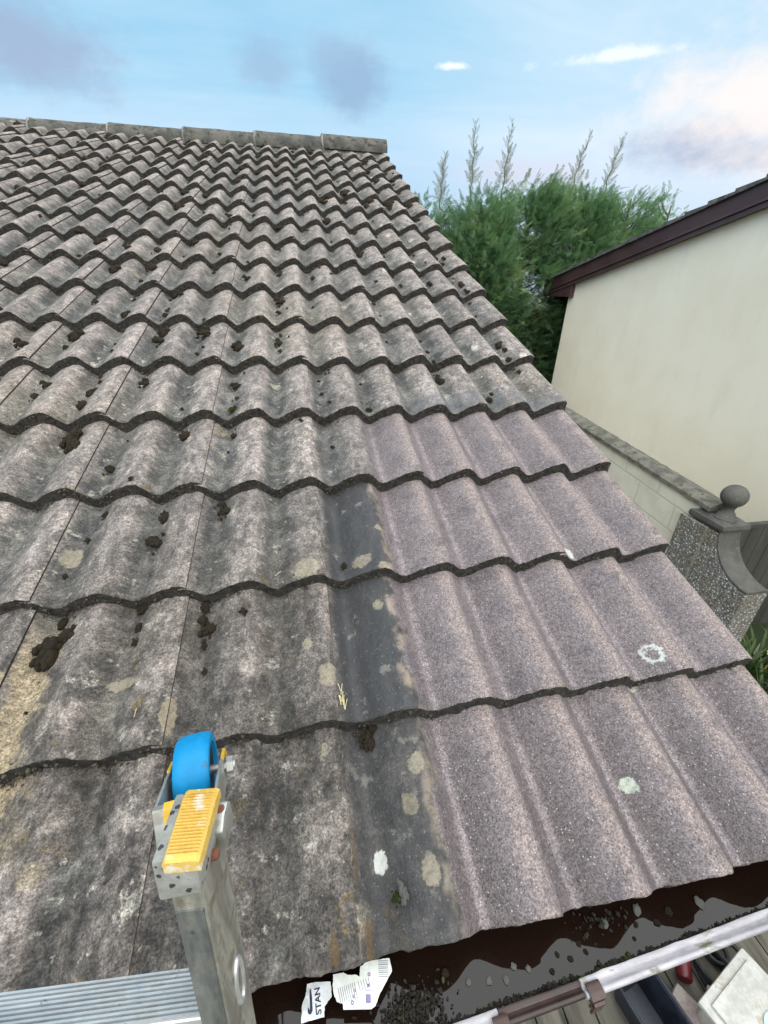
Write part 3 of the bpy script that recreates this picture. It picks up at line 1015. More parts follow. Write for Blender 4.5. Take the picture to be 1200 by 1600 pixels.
# green ones
put_moss(-0.707, 1.262, 0.013, MOSS_G[0], 'bright green moss cushion on the tile edge above the washed corner')
put_moss(-1.147, 1.283, 0.015, MOSS_G[1], 'rounded olive green moss cushion in a pan, left of centre, sixth row')
put_moss(-1.726, 1.65, 0.012, MOSS_G[0], 'yellow green moss cushion at the far left, seventh row')

# the mossy mortar blob on the bottom tile
lump = empty('mossy_mortar_lump', w2(-0.828, 0.053, tile_w(-0.828, 0.053)), 'pale mortar crumb with green moss stuck on the bottom dark tile', 'mortar lump', rot=(PITCH, 0, 0))
ml = D.objects.new('mortar_crumb', lump_mesh('mortar_crumb', 3, 71, M_mortar, 0.8, 2))
ml.scale = (0.009, 0.022, 0.012)
ml.location = (0.002, 0, 0.005)
link(ml, lump)
ml = D.objects.new('moss_cushion', lump_mesh('moss_cushion', 2, 73, M_gmoss, 0.8, 2))
ml.scale = (0.010, 0.011, 0.010)
ml.location = (-0.010, 0.004, 0.004)
link(ml, lump)

# dirt and fibres that collect under the tile butts and in the gutter
M_litter = rough_mat('roof_litter', (0.020, 0.016, 0.010), (0.085, 0.068, 0.044), 90, 0.95, 0.6, 0.004, c3=(0.20, 0.17, 0.11), s3=150, t3=(0.62, 0.70))


_b = bmesh.new()
bmesh.ops.create_icosphere(_b, subdivisions=1, radius=1.0)
ICO_V = np.array([v.co[:] for v in _b.verts])
ICO_F = np.array([[v.index for v in f.verts] for f in _b.faces])
_b.free()


def litter(name, pts, size, seed, mat):
    rd = np.random.default_rng(seed)
    V, F = [], []
    b = 0
    for p in pts:
        r = size * rd.uniform(0.3, 1.2)
        q = ICO_V * (1 + rd.normal(size=(len(ICO_V), 1)) * 0.28) * np.array([rd.uniform(0.5, 1.3), rd.uniform(0.5, 1.5), rd.uniform(0.35, 0.8)]) * r * 0.6
        V.append(q + np.array(p))
        F.append(ICO_F + b)
        b += len(ICO_V)
    return mesh_from(name, np.concatenate(V), np.concatenate(F).tolist(), mat, smooth=True)


pts = []
for k in range(1, 16):
    for t in range(0, 11):
        for h in (0.095, 0.245):
            if k <= 4 and t * TW + h < 0.72:
                n_ = random.randrange(0, 3)
            else:
                n_ = random.randrange(6, 38) if random.random() < 0.75 else 4
            for _ in range(n_):
                u = -(t * TW + h) + random.gauss(0, 0.020)
                v = k * GAUGE - abs(random.gauss(0, 0.011)) + 0.004
                v_ = min(v, k * GAUGE - 0.001)
                pts.append(w2(u, v, tile_w(u, v_) + random.uniform(0, 0.006)))
for k in range(1, 17):
    for _ in range(560 if k < 9 else 260):
        u = random.uniform(-3.3, -0.01)
        den = mnoise.noise(Vector((u * 9, k * 4.3, 1.0))) + (0.15 if not (k <= 4 and u > -0.75) else -0.12)
        if random.random() > 0.35 + den * 1.3:
            continue
        d = random.random()
        vv = k * GAUGE
        low = tile_w(u, vv - 0.002)
        top = tile_w(u, vv + 0.001)
        pts.append(w2(u, vv - random.uniform(-0.001, 0.004) - 0.004 * (1 - d), low + (top - low) * 0.85 * d))
lit = litter('roof_debris', pts, 0.0062, 3, M_litter)
tag(lit, 'crumbs of moss and dirt packed under the tile edges', 'debris', kind='stuff')
pts = []
for _ in range(420):
    # crumbs stay in the pans of the unwashed tiles
    t = random.randrange(2, 9)
    u = -(t * TW + random.choice((0.095, 0.245))) + random.gauss(0, 0.03)
    v = random.uniform(0.02, 2.8)
    if u > -0.77 and v < 1.25:
        continue
    pts.append(w2(u, v, tile_w(u, v) + 0.001))
for _ in range(160):
    u = -random.choice((0.095, 0.245)) + random.gauss(0, 0.02)
    v = random.uniform(1.3, 3.4)
    pts.append(w2(u, v, tile_w(u, v) + 0.001))
lit = litter('roof_grit', pts, 0.0042, 5, M_litter)
tag(lit, 'fine grit and moss crumbs lying in the tile pans', 'grit', kind='stuff')

M_sludge = rough_mat('gutter_sludge', (0.010, 0.008, 0.006), (0.040, 0.032, 0.022), 70, 0.35, 0.9, 0.005, c3=(0.06, 0.065, 0.015), s3=60)
M_pale = rough_mat('wet_grit', (0.07, 0.068, 0.06), (0.27, 0.265, 0.24), 70, 0.6, 0.8, 0.004)
pts = []
for _ in range(2600):
    x = random.uniform(-1.2, 0.03)
    y = GY - hw + abs(random.gauss(0, 0.0022)) + 0.003 * mnoise.noise(Vector((x * 22, 0, 0)))
    pts.append((x, y, WZ + random.uniform(-0.001, 0.004)))
for _ in range(620):
    # sludge bank beside the packet
    a = random.gauss(-0.835, 0.022)
    pts.append((a, random.gauss(-0.022, 0.011), WZ + abs(random.gauss(0, 0.004))))
for _ in range(70):
    a = random.gauss(-0.515, 0.03)
    pts.append((a, random.gauss(0.004, 0.008), WZ + abs(random.gauss(0, 0.003))))
pts = [p for p in pts if -hw + GY - 0.004 < p[1] < 0.05]
lit = litter('gutter_sludge', [GT(p) for p in pts], 0.0048, 8, M_sludge)
tag(lit, 'black wet sludge and moss scum along the gutter water', 'sludge', kind='stuff')


def pebble_mesh(name, seed, mat):
    b = bmesh.new()
    bmesh.ops.create_icosphere(b, subdivisions=3, radius=1.0)
    for v in b.verts:
        p = v.co.copy()
        k = 1 + 0.35 * mnoise.noise(p * 1.3 + Vector((seed, 0, 0))) + 0.16 * mnoise.noise(p * 4 + Vector((0, seed, 0)))
        v.co = Vector((p.x * k, p.y * k, p.z * k * 0.7))
    me = D.meshes.new(name)
    b.to_mesh(me)
    b.free()
    me.materials.append(mat)
    me.polygons.foreach_set('use_smooth', [True] * len(me.polygons))
    return me


crumb_me = [pebble_mesh('gutter_crumb', 90 + i * 1.7, [M_pale, M_sludge, M_moss][i % 3]) for i in range(6)]
for (x, y, r, i) in [(-0.715, -0.018, .0075, 0), (-0.745, -0.012, .006, 0), (-0.69, -0.022, .008, 3), (-0.672, -0.012, .0055, 0), (-0.652, -0.019, .007, 3), (-0.618, -0.030, .006, 1), (-0.60, -0.015, .006, 1), (-0.583, -0.024, .005, 2), (-0.56, -0.012, .004, 1), (-0.548, -0.008, .0035, 2), (-0.555, -0.022, .0045, 4), (-0.535, -0.018, .0035, 1), (-0.42, -0.018, .009, 1), (-0.455, -0.012, .006, 2), (-0.39, -0.010, .007, 4), (-0.44, 0.004, .008, 3), (-0.47, -0.026, .0045, 1), (-0.33, -0.012, .008, 0), (-0.505, 0.0, .009, 0), (-0.775, 0.004, .009, 2), (-0.80, -0.012, .007, 1)]:
    o = D.objects.new('gutter_crumb', crumb_me[i])
    o.location = GT((x, y, WZ + r * 0.2))
    o.rotation_euler = (0, 0, random.uniform(0, 6))
    r *= random.uniform(0.5, 0.85)
    o.scale = (r, r * random.uniform(0.7, 1.4), r * 0.7)
    link(o)
    tag(o, 'pea sized crumb of moss or grit half sunk in the gutter water', 'crumb', 'crumbs floating in the gutter')

# dry straws
M_straw = rough_mat('dry_straw', (0.42, 0.35, 0.18), (0.55, 0.48, 0.28), 60, 0.8, 0.1)
g = BM()
for i in range(9):
    u, v = -0.892 + random.uniform(-.006, .006), 0.345 + random.uniform(-.02, .02)
    a = random.gauss(0.1, 0.25)
    L_ = random.uniform(0.008, 0.024)
    p0 = w2(u, v, tile_w(u, v) + 0.002)
    p1 = w2(u + math.sin(a) * L_, v + math.cos(a) * L_, tile_w(u + math.sin(a) * L_, v + math.cos(a) * L_) + 0.005)
    g.tube([p0, (p0 + p1) / 2 + Vector((0, 0, .002)), p1], 0.0008, 5)
tag(g.build('straw_tuft', M_straw), 'small tuft of dry straw on the dark stained tile strip', 'straw')
g = BM()
for i in range(16):
    t = random.randrange(2, 7)
    u = -(t * TW + random.choice((0.095, 0.245))) + random.gauss(0, 0.03)
    v = random.uniform(0.02, 1.6)
    if u > -0.78:
        continue
    a = random.uniform(-1.2, 1.2)
    L_ = random.uniform(0.006, 0.018)
    u1, v1 = u + math.sin(a) * L_, v + math.cos(a) * L_
    p0, p1 = w2(u, v, tile_w(u, v) + 0.001), w2(u1, v1, tile_w(u1, v1) + 0.002)
    g.tube([p0, p1], 0.0006, 4)
tag(g.build('loose_straw', M_straw), 'loose pale straws scattered on the weathered tiles', 'straw', kind='stuff')

# ------------------------------------------------------------------ torn packet label in the gutter
PZ = -0.072
packet = empty('torn_packet_label', (-0.92, 0.0, PZ), 'torn white printed packet label lying in the gutter below the tiles', 'packet')
M_paper = rough_mat('wet_white_label', (0.50, 0.51, 0.52), (0.66, 0.66, 0.65), 60, 0.5, 0.3, 0.001, c3=(0.40, 0.41, 0.40), s3=45)
M_paper2 = rough_mat('cream_white_label', (0.62, 0.63, 0.56), (0.74, 0.74, 0.70), 40, 0.5, 0.2, 0.001)
M_ink = rough_mat('navy_ink', (0.008, 0.010, 0.03), (0.014, 0.016, 0.045), 60, 0.6, 0)
M_print = rough_mat('grey_print', (0.25, 0.25, 0.28), (0.32, 0.31, 0.35), 90, 0.6, 0)
M_violet = rough_mat('violet_print', (0.15, 0.12, 0.24), (0.22, 0.18, 0.32), 90, 0.6, 0)
PO = Vector(packet.location)


def sheet(name, poly, dz, mat, th=0.0005, parent=packet, wave=0.0):
    g = BM()
    vs = [g.b.verts.new((x - PO.x, y - PO.y, dz + wave * math.sin((x * 70)))) for x, y in poly]
    f = g.b.faces.new(vs)
    r = bmesh.ops.extrude_face_region(g.b, geom=[f])
    for v in [e for e in r['geom'] if isinstance(e, bmesh.types.BMVert)]:
        v.co.z += th
    return g.build(name, mat, parent)


def torn(poly, n=6, amp=0.0007, skip=()):
    out = []
    for i, (a, b) in enumerate(zip(poly, poly[1:] + poly[:1])):
        for k in range(n):
            t = k / n
            x, y = a[0] + (b[0] - a[0]) * t, a[1] + (b[1] - a[1]) * t
            j = 0 if i in skip else amp
            out.append((x + j * mnoise.noise(Vector((x * 900, y * 900, 1))), y + j * mnoise.noise(Vector((x * 900, y * 900, 9)))))
    return out


pa = [(-0.9756, 0.015), (-0.9637, 0.0145), (-0.9428, 0.0112), (-0.9425, -0.0035), (-0.9525, -0.0108), (-0.9538, -0.0205), (-0.9844, -0.0207), (-0.9834, -0.0053), (-0.9773, 0.0059)]
pb = [(-0.9385, 0.0175), (-0.9241, 0.0166), (-0.9183, 0.0133), (-0.9062, 0.0111), (-0.9019, 0.0087), (-0.8999, 0.0178), (-0.889, 0.0226), (-0.8749, 0.0217), (-0.856, 0.0201), (-0.8548, 0.0063), (-0.869, -0.0064), (-0.8782, -0.0151), (-0.8841, -0.0232), (-0.8903, -0.0251), (-0.9277, -0.0188), (-0.9278, -0.0128), (-0.9356, -0.0104), (-0.9394, -0.002), (-0.9403, 0.0055)]
ga = sheet('front_panel', torn(pa, 6), -0.0006, M_paper)
gb = sheet('back_panel', torn(pb, 6, 0.0009, (12, 13)), 0.0004, M_paper2)
lg = [(-0.9706, 0.0093), (-0.9693, 0.0015), (-0.9690, -0.006), (-0.9688, -0.012), (-0.9710, -0.0148), (-0.9740, -0.0150), (-0.9757, -0.0120), (-0.9752, -0.0080), (-0.9735, -0.0095), (-0.9728, -0.0115), (-0.9722, -0.006), (-0.9727, 0.002), (-0.9722, 0.008)]
sheet('logo_mark', lg, 0.00015, M_ink, 0.0002)
fc = D.curves.new('lettering', 'FONT')
fc.body = 'STAN'
fc.size = 0.0105
fc.extrude = 0.0001
fc.materials.append(M_ink)
fo = link(D.objects.new('lettering', fc), packet)
e1 = Vector((-0.0012, 0.0262, 0)).normalized()
e2 = Vector((-e1.y, e1.x, 0))
bpy.context.view_layer.update()
wdt = max(fo.dimensions.x, 1e-4)
sc1 = 0.0255 / wdt
Mx = Matrix(((e1.x * sc1, e2.x, 0, -0.9572 - PO.x), (e1.y * sc1, e2.y, 0, -0.0172 - PO.y), (0, 0, 1, 0.0002), (0, 0, 0, 1)))
fo.matrix_basis = Mx
fc.space_character = 0.98
fc.offset = 0.00022
bpy.context.view_layer.update()
_me = D.meshes.new_from_object(fo.evaluated_get(bpy.context.evaluated_depsgraph_get()))
fo2 = link(D.objects.new('printed_word', _me), packet)
fo2.matrix_basis = Mx
D.objects.remove(fo)


def bars(name, org, ex, ey, rects, mat, dz=0.0011, parent=None):
    """small printed rectangles (x0, x1, y0, y1) in a skewed frame"""
    g = BM()
    for (a, b_, c, d) in rects:
        q = [Vector((org[0] + ex[0] * x + ey[0] * y - PO.x, org[1] + ex[1] * x + ey[1] * y - PO.y, dz)) for x, y in ((a, c), (b_, c), (b_, d), (a, d))]
        g.b.faces.new([g.b.verts.new(p) for p in q])
    return g.build(name, mat, parent or packet)


bars('barcode', (-0.8727, 0.0208), (0.0140, -0.0020), (-0.0025, -0.0191), [(0, 1, y, y + h) for y, h in ((0.03, 0.05), (0.13, 0.03), (0.22, 0.07), (0.35, 0.03), (0.43, 0.06), (0.55, 0.04), (0.65, 0.07), (0.78, 0.03), (0.88, 0.05))], M_print)
rects = []
for i in range(9):
    yy = 0.05 + i * 0.055
    rects.append((0.08, random.uniform(0.72, 0.98), yy, yy + 0.02))
for i in range(5):
    rects.append((0.1, 0.62, 0.60 + i * 0.07, 0.62 + i * 0.07))
bars('fine_print', (-0.9365, 0.004), (0.0035, -0.0200), (0.0520, 0.0040), rects, M_print)
bars('small_print_panel', (-0.8965, -0.0185), (0.0095, -0.0016), (0.0008, 0.0085), [(0, 0.72, 0, 1), (0.85, 0.92, 0.0, 1.6), (0, 0.8, 1.4, 1.5), (0.3, 0.6, 1.8, 2.2)], M_violet)
for (x, y, r) in ((-0.9147, -0.0147, .0024), (-0.9118, -0.0091, .0017), (-0.9105, -0.0040, .0017), (-0.8881, 0.0084, .0022)):
    g = BM()
    g.lathe([(r * 0.4, 0.0012), (r, 0.0012)], (x - PO.x, y - PO.y, 0), (0, 0, 1), 14)
    g.build('round_symbol', M_violet, packet)

# ------------------------------------------------------------------ ladder
LB = Vector((-1.0315, -0.070, 0.1955))          # a point on the right stile's axis
LU = Vector((0.0, 0.170, 0.985)).normalized()
YAW = R_(-5)
LR = Vector((math.cos(YAW), math.sin(YAW), 0))
LR = (LR - LU * LR.dot(LU)).normalized()
LN = LU.cross(LR).normalized()                  # towards the roof
TOP = 0.256
ladder = empty('ladder', LB - LU * ((LB.z - GZ) / LU.z), 'aluminium ladder leaning on the gutter, blue wheel and yellow foot at its top', 'ladder')
LM = Matrix(((LR.x, LN.x, LU.x, LB.x), (LR.y, LN.y, LU.y, LB.y), (LR.z, LN.z, LU.z, LB.z), (0, 0, 0, 1)))


def lpart(o, parent=None):
    par = parent or ladder
    o.parent = par
    bpy.context.view_layer.update()
    o.matrix_parent_inverse = par.matrix_world.inverted()
    return o


def mat_alu(name, c1, c2, rough, streak=(12, 12, 1.2), stain=(0.16, 0.135, 0.09), amt=0.5):
    m, nt, b = new_mat(name)
    P = nt.vm('MULTIPLY', nt.obj(), streak)
    n1 = nt.noise(P, 5, 6, 0.6)
    n2 = nt.noise(nt.obj(), 40, 5, 0.65)
    n3 = nt.noise(nt.obj(), 140, 3, 0.6)
    col = nt.mix(nt.sstep(n1, 0.35, 0.65), c1, c2)
    col = nt.mix(nt.sstep(n2, 0.52, 0.66, 0, amt), col, stain)
    col = nt.mix(nt.sstep(n3, 0.66, 0.72, 0, 0.6), col, (0.07, 0.065, 0.06))
    nt.put(b.inputs['Base Color'], col)
    b.inputs['Metallic'].default_value = 0.75
    nt.put(b.inputs['Roughness'], nt.sstep(n2, 0.3, 0.7, rough - 0.08, rough + 0.14))
    nt.put(b.inputs['Normal'], nt.bump(nt.m('ADD', n2, n1), 0.2, 0.001))
    return m


M_alu = mat_alu('dull_aluminium', (0.27, 0.255, 0.215), (0.47, 0.445, 0.385), 0.46, amt=0.75)
M_alud = mat_alu('shaded_aluminium', (0.13, 0.135, 0.13), (0.25, 0.25, 0.235), 0.5, amt=0.7)  # darker copy of the aluminium, shade put into the colour
M_rung = mat_alu('bright_aluminium', (0.46, 0.46, 0.465), (0.60, 0.60, 0.595), 0.42, (1.2, 12, 12), (0.33, 0.33, 0.30), 0.4)
M_galv = mat_alu('galvanised_steel', (0.36, 0.36, 0.33), (0.52, 0.51, 0.48), 0.45, (3, 3, 3), (0.2, 0.17, 0.12), 0.5)
M_yel = rough_mat('yellow_paint', (0.50, 0.28, 0.015), (0.60, 0.36, 0.025), 30, 0.5, 0.2, 0.001, c3=(0.22, 0.14, 0.05), s3=50)
M_ylr = rough_mat('worn_yellow_plastic', (0.46, 0.28, 0.05), (0.56, 0.37, 0.09), 45, 0.65, 0.2, 0.001, c3=(0.56, 0.50, 0.40), s3=60, t3=(0.57, 0.70), spec=0.25)
M_blue = rough_mat('blue_rubber', (0.0, 0.175, 0.38), (0.0, 0.20, 0.42), 12, 0.55, 0.1, 0.001, c3=(0.03, 0.13, 0.22), s3=55, spec=0.3, t3=(0.60, 0.70))
M_black = rough_mat('black_rubber', (0.010, 0.010, 0.011), (0.024, 0.024, 0.026), 25, 0.6, 0.3)
M_rust = rough_mat('rusty_bolt', (0.11, 0.035, 0.018), (0.20, 0.075, 0.04), 140, 0.85, 0.6, 0.001)
LEN = (LB.z - GZ) / LU.z
RW = 0.385                # clear width between stiles

SW, SD = 0.0235, 0.052     # stile width (along the rungs) and depth


def stile(xr):
    g = BM()
    g.box((xr - SW / 2, -SD / 2, -LEN + 0.02), (xr + SW / 2, SD / 2, TOP - 0.004), LM, bevel=0.003)
    return lpart(g.build('stile', M_alu, smooth=True))


st = stile(0.0)
st['label'] = 'right stile with dented oval rung end'
# dark strip over the stile front: its shaded face put into the colour
g = BM()
g.box((-SW / 2 + 0.0015, -SD / 2 - 0.0012, -LEN + 0.03), (SW / 2 - 0.0025, -SD / 2 + 0.001, TOP - 0.055), LM, bevel=0.0006)
lpart(g.build('stile_front_shade', M_alud, smooth=True), st)
st2 = stile(-RW - SW)
# crushed, paint-spotted end of the stile
m_sp, nt, b = new_mat('spotted_stile_end')
P = nt.obj()
sp_ = nt.m('ADD', nt.voro(P, 150, 'F1'), nt.m('MULTIPLY', nt.m('SUBTRACT', nt.noise(P, 260, 4, 0.7), 0.5), 0.75))
spc = nt.add('ShaderNodeSeparateColor')
nt.put(spc.inputs[0], nt.voro(P, 150, 'F1', 'Color'))
cc_ = nt.mix(nt.noise(P, 60, 5, 0.65), (0.10, 0.10, 0.09), (0.42, 0.405, 0.365))
cc_ = nt.mix(nt.m('MULTIPLY', nt.sstep(sp_, 0.36, 0.26), nt.m('GREATER_THAN', spc.outputs[0], 0.42)), cc_, (0.035, 0.034, 0.034))
nt.put(b.inputs['Base Color'], cc_)
b.inputs['Metallic'].default_value = 0.25
b.inputs['Roughness'].default_value = 0.6
nt.put(b.inputs['Normal'], nt.bump(nt.noise(P, 160, 4, 0.6), 0.5, 0.002))
g = BM()
g.box((-0.0178, -SD / 2 - 0.0035, TOP - 0.036), (0.0128, SD / 2 - 0.004, TOP), LM, bevel=0.0028)
for v_ in g.b.verts:
    v_.co += Vector((mnoise.noise(v_.co * 90), mnoise.noise(v_.co * 90 + Vector((5, 0, 0))), mnoise.noise(v_.co * 90 + Vector((9, 0, 0))))) * 0.0022
lpart(g.build('stile_end', m_sp, smooth=True), st)
# rungs: ribbed top, rounded front
k = -1
zr = 0.034
while zr > -LEN + 0.15:
    g = BM()
    n_ = 10
    sec = []
    for i in range(n_):
        y = -0.0165 + 0.033 * i / (n_ - 1)
        sec += [(y - 0.0013, 0.0118), (y - 0.0009, 0.0142), (y + 0.0009, 0.0142), (y + 0.0013, 0.0118)]
    sec += [(0.0185, 0.010), (0.0185, -0.010), (0.015, -0.0135), (-0.014, -0.0135), (-0.0185, -0.009), (-0.0202, 0.002), (-0.0190, 0.0105)]
    tilt = Matrix.Rotation(R_(-8), 4, 'X')
    poly = []
    for y, z in sec:
        p = tilt @ Vector((0, y, z))
        poly.append(LM @ Vector((-RW - SW / 2, p.y, p.z + zr)))
    g.prism(poly, LR * RW)
    lpart(g.build('rung', M_rung))
    zr -= 0.28
# swaged oval rung ends on the outer face of the stile
zr = 0.034
while zr > -LEN + 0.15:
    g = BM()
    pts = []
    for i in range(33):
        a = 2 * math.pi * i / 32
        pts.append(LM @ Vector((SW / 2 + 0.0008, 0.002 + 0.0085 * math.cos(a), zr + 0.020 + 0.026 * math.sin(a))))
    g.tube(pts, 0.0026, 8, cap=False)
    lpart(g.build('rung_end', M_rung, smooth=True), st)
    zr -= 0.28

# yellow ribbed foot pad on top
P1 = Vector((-1.0312, -0.0578, 0.4555))
P2 = Vector((-1.0262, -0.0075, 0.4535))
ax = (P2 - P1).normalized()
sx = (LR - ax * LR.dot(ax)).normalized()
up_ = sx.cross(ax).normalized()
hw1, hw2 = 0.0122, 0.0128
g = BM()
rows = []
nr = 46
Ltot = (P2 - P1).length
for i in range(nr + 1):
    t = i / nr
    h = 0.0021 if (i % 2 == 0 and 2 < i < nr - 3) else 0.0
    hh = hw1 + (hw2 - hw1) * t
    sag = -0.010 * max(0, t - 0.75) ** 2 * 16 * 0.25
    c = P1 + ax * Ltot * t + up_ * (h + sag)
    low = P1 + ax * Ltot * t - up_ * 0.012
    hi_ = 0.0018
    rows.append([g.b.verts.new(low - sx * hh), g.b.verts.new(c - sx * hh - up_ * (hi_ + h)), g.b.verts.new(c - sx * (hh - 0.0022) - up_ * 0),
                 g.b.verts.new(c + sx * (hh - 0.0022)), g.b.verts.new(c + sx * hh - up_ * (hi_ + h)), g.b.verts.new(low + sx * hh)])
for a, c in zip(rows, rows[1:]):
    for k in range(6):
        g.b.faces.new((a[k], a[(k + 1) % 6], c[(k + 1) % 6], c[k]))
g.b.faces.new(rows[0])
g.b.faces.new(rows[-1][::-1])
lpart(g.build('foot_pad', M_ylr))

# hook bracket with the blue wheel
WC = Vector((-1.0775, 0.1080, 0.2960))
WR, WW = 0.0430, 0.0185
wx_ = Vector((math.cos(R_(7)), math.sin(R_(7)), 0))
g = BM()
prf = [(0.016, -WW * 0.75), (WR * 0.70, -WW * 0.75), (WR * 0.72, -WW), (WR - 0.004, -WW), (WR - 0.001, -WW + 0.003), (WR, -WW * 0.4), (WR, WW * 0.4), (WR - 0.001, WW - 0.003), (WR - 0.004, WW), (WR * 0.72, WW), (WR * 0.70, WW * 0.75), (0.016, WW * 0.75)]
g.lathe(prf, WC, wx_, 56)
wheel = lpart(g.build('wheel', M_blue, smooth=True))
g = BM()
g.lathe([(0, -WW * 0.8), (WR * 0.695, -WW * 0.78), (WR * 0.695, WW * 0.78), (0, WW * 0.8)], WC, wx_, 40)
lpart(g.build('wheel_hub', M_black, smooth=True), wheel)
g = BM()
g.tube([WC - wx_ * 0.034, WC + wx_ * 0.042], 0.005, 12)
g.lathe([(0, 0.0), (0.0095, 0.0), (0.0095, 0.007), (0, 0.0075)], WC + wx_ * 0.0330 + Vector((0, 0, 0)), wx_, 6)
lpart(g.build('axle_bolt', M_galv, smooth=True), wheel)
# fork plates
base_c = Vector((-1.060, 0.045, 0.330))
fd = (WC - base_c)
fd = (fd - wx_ * fd.dot(wx_)).normalized()
fu = wx_.cross(fd).normalized()
Lf = (WC - base_c).dot(fd)
for sgn, off in ((1, 0.0275), (-1, 0.0245)):
    o_ = WC + wx_ * sgn * off
    poly = [(-Lf - 0.004, -0.020), (-Lf - 0.004, 0.018), (-0.03, 0.017), (0.012, 0.014), (0.020, 0.004), (0.020, -0.010), (0.010, -0.018)]
    g = BM()
    g.prism([o_ + fd * a + fu * c for a, c in poly], wx_ * 0.003 * sgn, bevel=0.0006)
    fp = lpart(g.build('fork_plate', M_galv, smooth=True))
    poly = [(-0.010, 0.0165), (0.013, 0.0150), (0.0215, 0.004), (0.0215, -0.010), (0.017, -0.010), (0.017, 0.003), (0.010, 0.0115), (-0.010, 0.0125)]
    g = BM()
    g.prism([o_ + fd * a + fu * c + wx_ * sgn * 0.0008 for a, c in poly], wx_ * 0.0032 * sgn)
    lpart(g.build('plate_edge', M_yel), fp)
g = BM()
o_ = WC - wx_ * 0.0270
g.prism([o_ + fd * a + fu * c for a, c in ((-Lf - 0.012, -0.022), (-Lf - 0.012, 0.020), (-Lf - 0.0045, 0.020), (-Lf - 0.0045, -0.022))], wx_ * 0.057, bevel=0.001)
lpart(g.build('cross_plate', M_galv, smooth=True))
g = BM()
o_ = WC - wx_ * 0.016
g.prism([o_ + fd * a + fu * c for a, c in ((-Lf - 0.019, -0.02), (-Lf - 0.019, 0.022), (-Lf - 0.0125, 0.026), (-Lf - 0.0125, -0.02))], wx_ * 0.0465, bevel=0.001)
lpart(g.build('yellow_web', M_yel, smooth=True))
# arm from the stile to the bracket, with bolts
g = BM()
a0 = LM @ Vector((-0.006, 0.012, TOP - 0.030))
a1 = WC + fd * (-Lf - 0.02) + wx_ * 0.012
g.tube([a0, a0 * 0.5 + a1 * 0.5 - Vector((0, 0, 0.004)), a1], 0.0085, 12)
lpart(g.build('hook_arm', M_alud, smooth=True))  # dark arm: shadow under the yellow pad put into its colour
g = BM()
kx = LM @ Vector((0.0115, 0.018, TOP - 0.022))
g.prism([kx + ax * a + up_ * c for a, c in ((-0.012, -0.026), (-0.012, -0.002), (-0.004, 0.004), (0.008, 0.004), (0.013, -0.004), (0.012, -0.026))], sx * 0.007, bevel=0.0018)
lpart(g.build('hinge_lug', M_galv, smooth=True))
g = BM()
for dz_, dy_ in ((-0.034, -0.004), (-0.020, 0.020)):
    bc = LM @ Vector((SW / 2, dy_, TOP + dz_))
    g.lathe([(0, 0.0), (0.0042, 0.0), (0.0042, 0.004), (0.0025, 0.0054), (0, 0.0056)], bc, LR, 10)
lpart(g.build('rusty_bolt', M_rust, smooth=True))

# ------------------------------------------------------------------ boundary wall, pier and ball
WX0, WX1 = 2.2, 2.4
bw = empty('boundary_wall', (2.3, 3.5, GZ), 'cream painted block boundary wall with grey mossy coping behind the washed tiles', 'wall')


def bpart(o, par):
    o.parent = par
    bpy.context.view_layer.update()
    o.matrix_parent_inverse = par.matrix_world.inverted()
    return o


def mat_block():
    m, nt, b = new_mat('painted_blockwork')
    P = nt.obj()
    x, y, z = nt.sep(P)[0:3]
    n = nt.noise(P, 4, 5, 0.6)
    f = nt.noise(P, 120, 4, 0.65)
    f2 = nt.noise(P, 32, 5, 0.7)
    col = nt.mix(nt.sstep(n, 0.35, 0.65), (0.62, 0.60, 0.49), (0.72, 0.69, 0.57))
    col = nt.mix(nt.sstep(f2, 0.60, 0.70, 0, 0.5), col, (0.33, 0.315, 0.26))
    br = nt.add('ShaderNodeTexBrick', offset=0.5, squash=1.0)
    nt.put(br.inputs['Vector'], nt.comb(nt.m('ADD', y, 0.12), nt.m('SUBTRACT', nt.m('SUBTRACT', z, nt.m('MULTIPLY', nt.m('SUBTRACT', y, 2.2), 0.085)), 0.045), 0))
    br.inputs['Scale'].default_value = 1.0
    br.inputs['Brick Width'].default_value = 0.45
    br.inputs['Row Height'].default_value = 0.225
    br.inputs['Mortar Size'].default_value = 0.009
    br.inputs['Mortar Smooth'].default_value = 0.3
    col = nt.mix(nt.m('MULTIPLY', br.outputs['Fac'], 0.8), col, (0.55, 0.53, 0.43))
    nt.put(b.inputs['Base Color'], col)
    b.inputs['Roughness'].default_value = 0.9
    h = nt.m('ADD', nt.m('MULTIPLY', f, 0.5), nt.m('MULTIPLY', br.outputs['Fac'], -1.2))
    nt.put(b.inputs['Normal'], nt.bump(nt.m('ADD', h, f2), 0.6, 0.006))
    return m


M_block = mat_block()
M_cop = rough_mat('mossy_coping', (0.075, 0.07, 0.058), (0.17, 0.155, 0.125), 11, 0.95, 0.9, 0.01, c3=(0.045, 0.047, 0.03), s3=18, fine=90)
M_capp = rough_mat('grey_concrete_cap', (0.062, 0.060, 0.053), (0.098, 0.092, 0.080), 9, 0.8, 0.5, 0.004, c3=(0.13, 0.118, 0.09), s3=24, t3=(0.62, 0.72))
zc = lambda yy: -0.645 + (yy - 2.2) * 0.0755          # coping top
g = BM()
ys = np.linspace(2.46, 9.0, 60)
for ya, yb in zip(ys, ys[1:]):
    pass
g.prism([(WX0 + 0.015, 2.36, GZ - 0.01), (WX0 + 0.015, 9.0, GZ - 0.01), (WX0 + 0.015, 9.0, zc(9.0) - 0.060), (WX0 + 0.015, 2.36, zc(2.36) - 0.060)], (0.17, 0, 0))
bpart(g.build('block_face', M_block), bw)
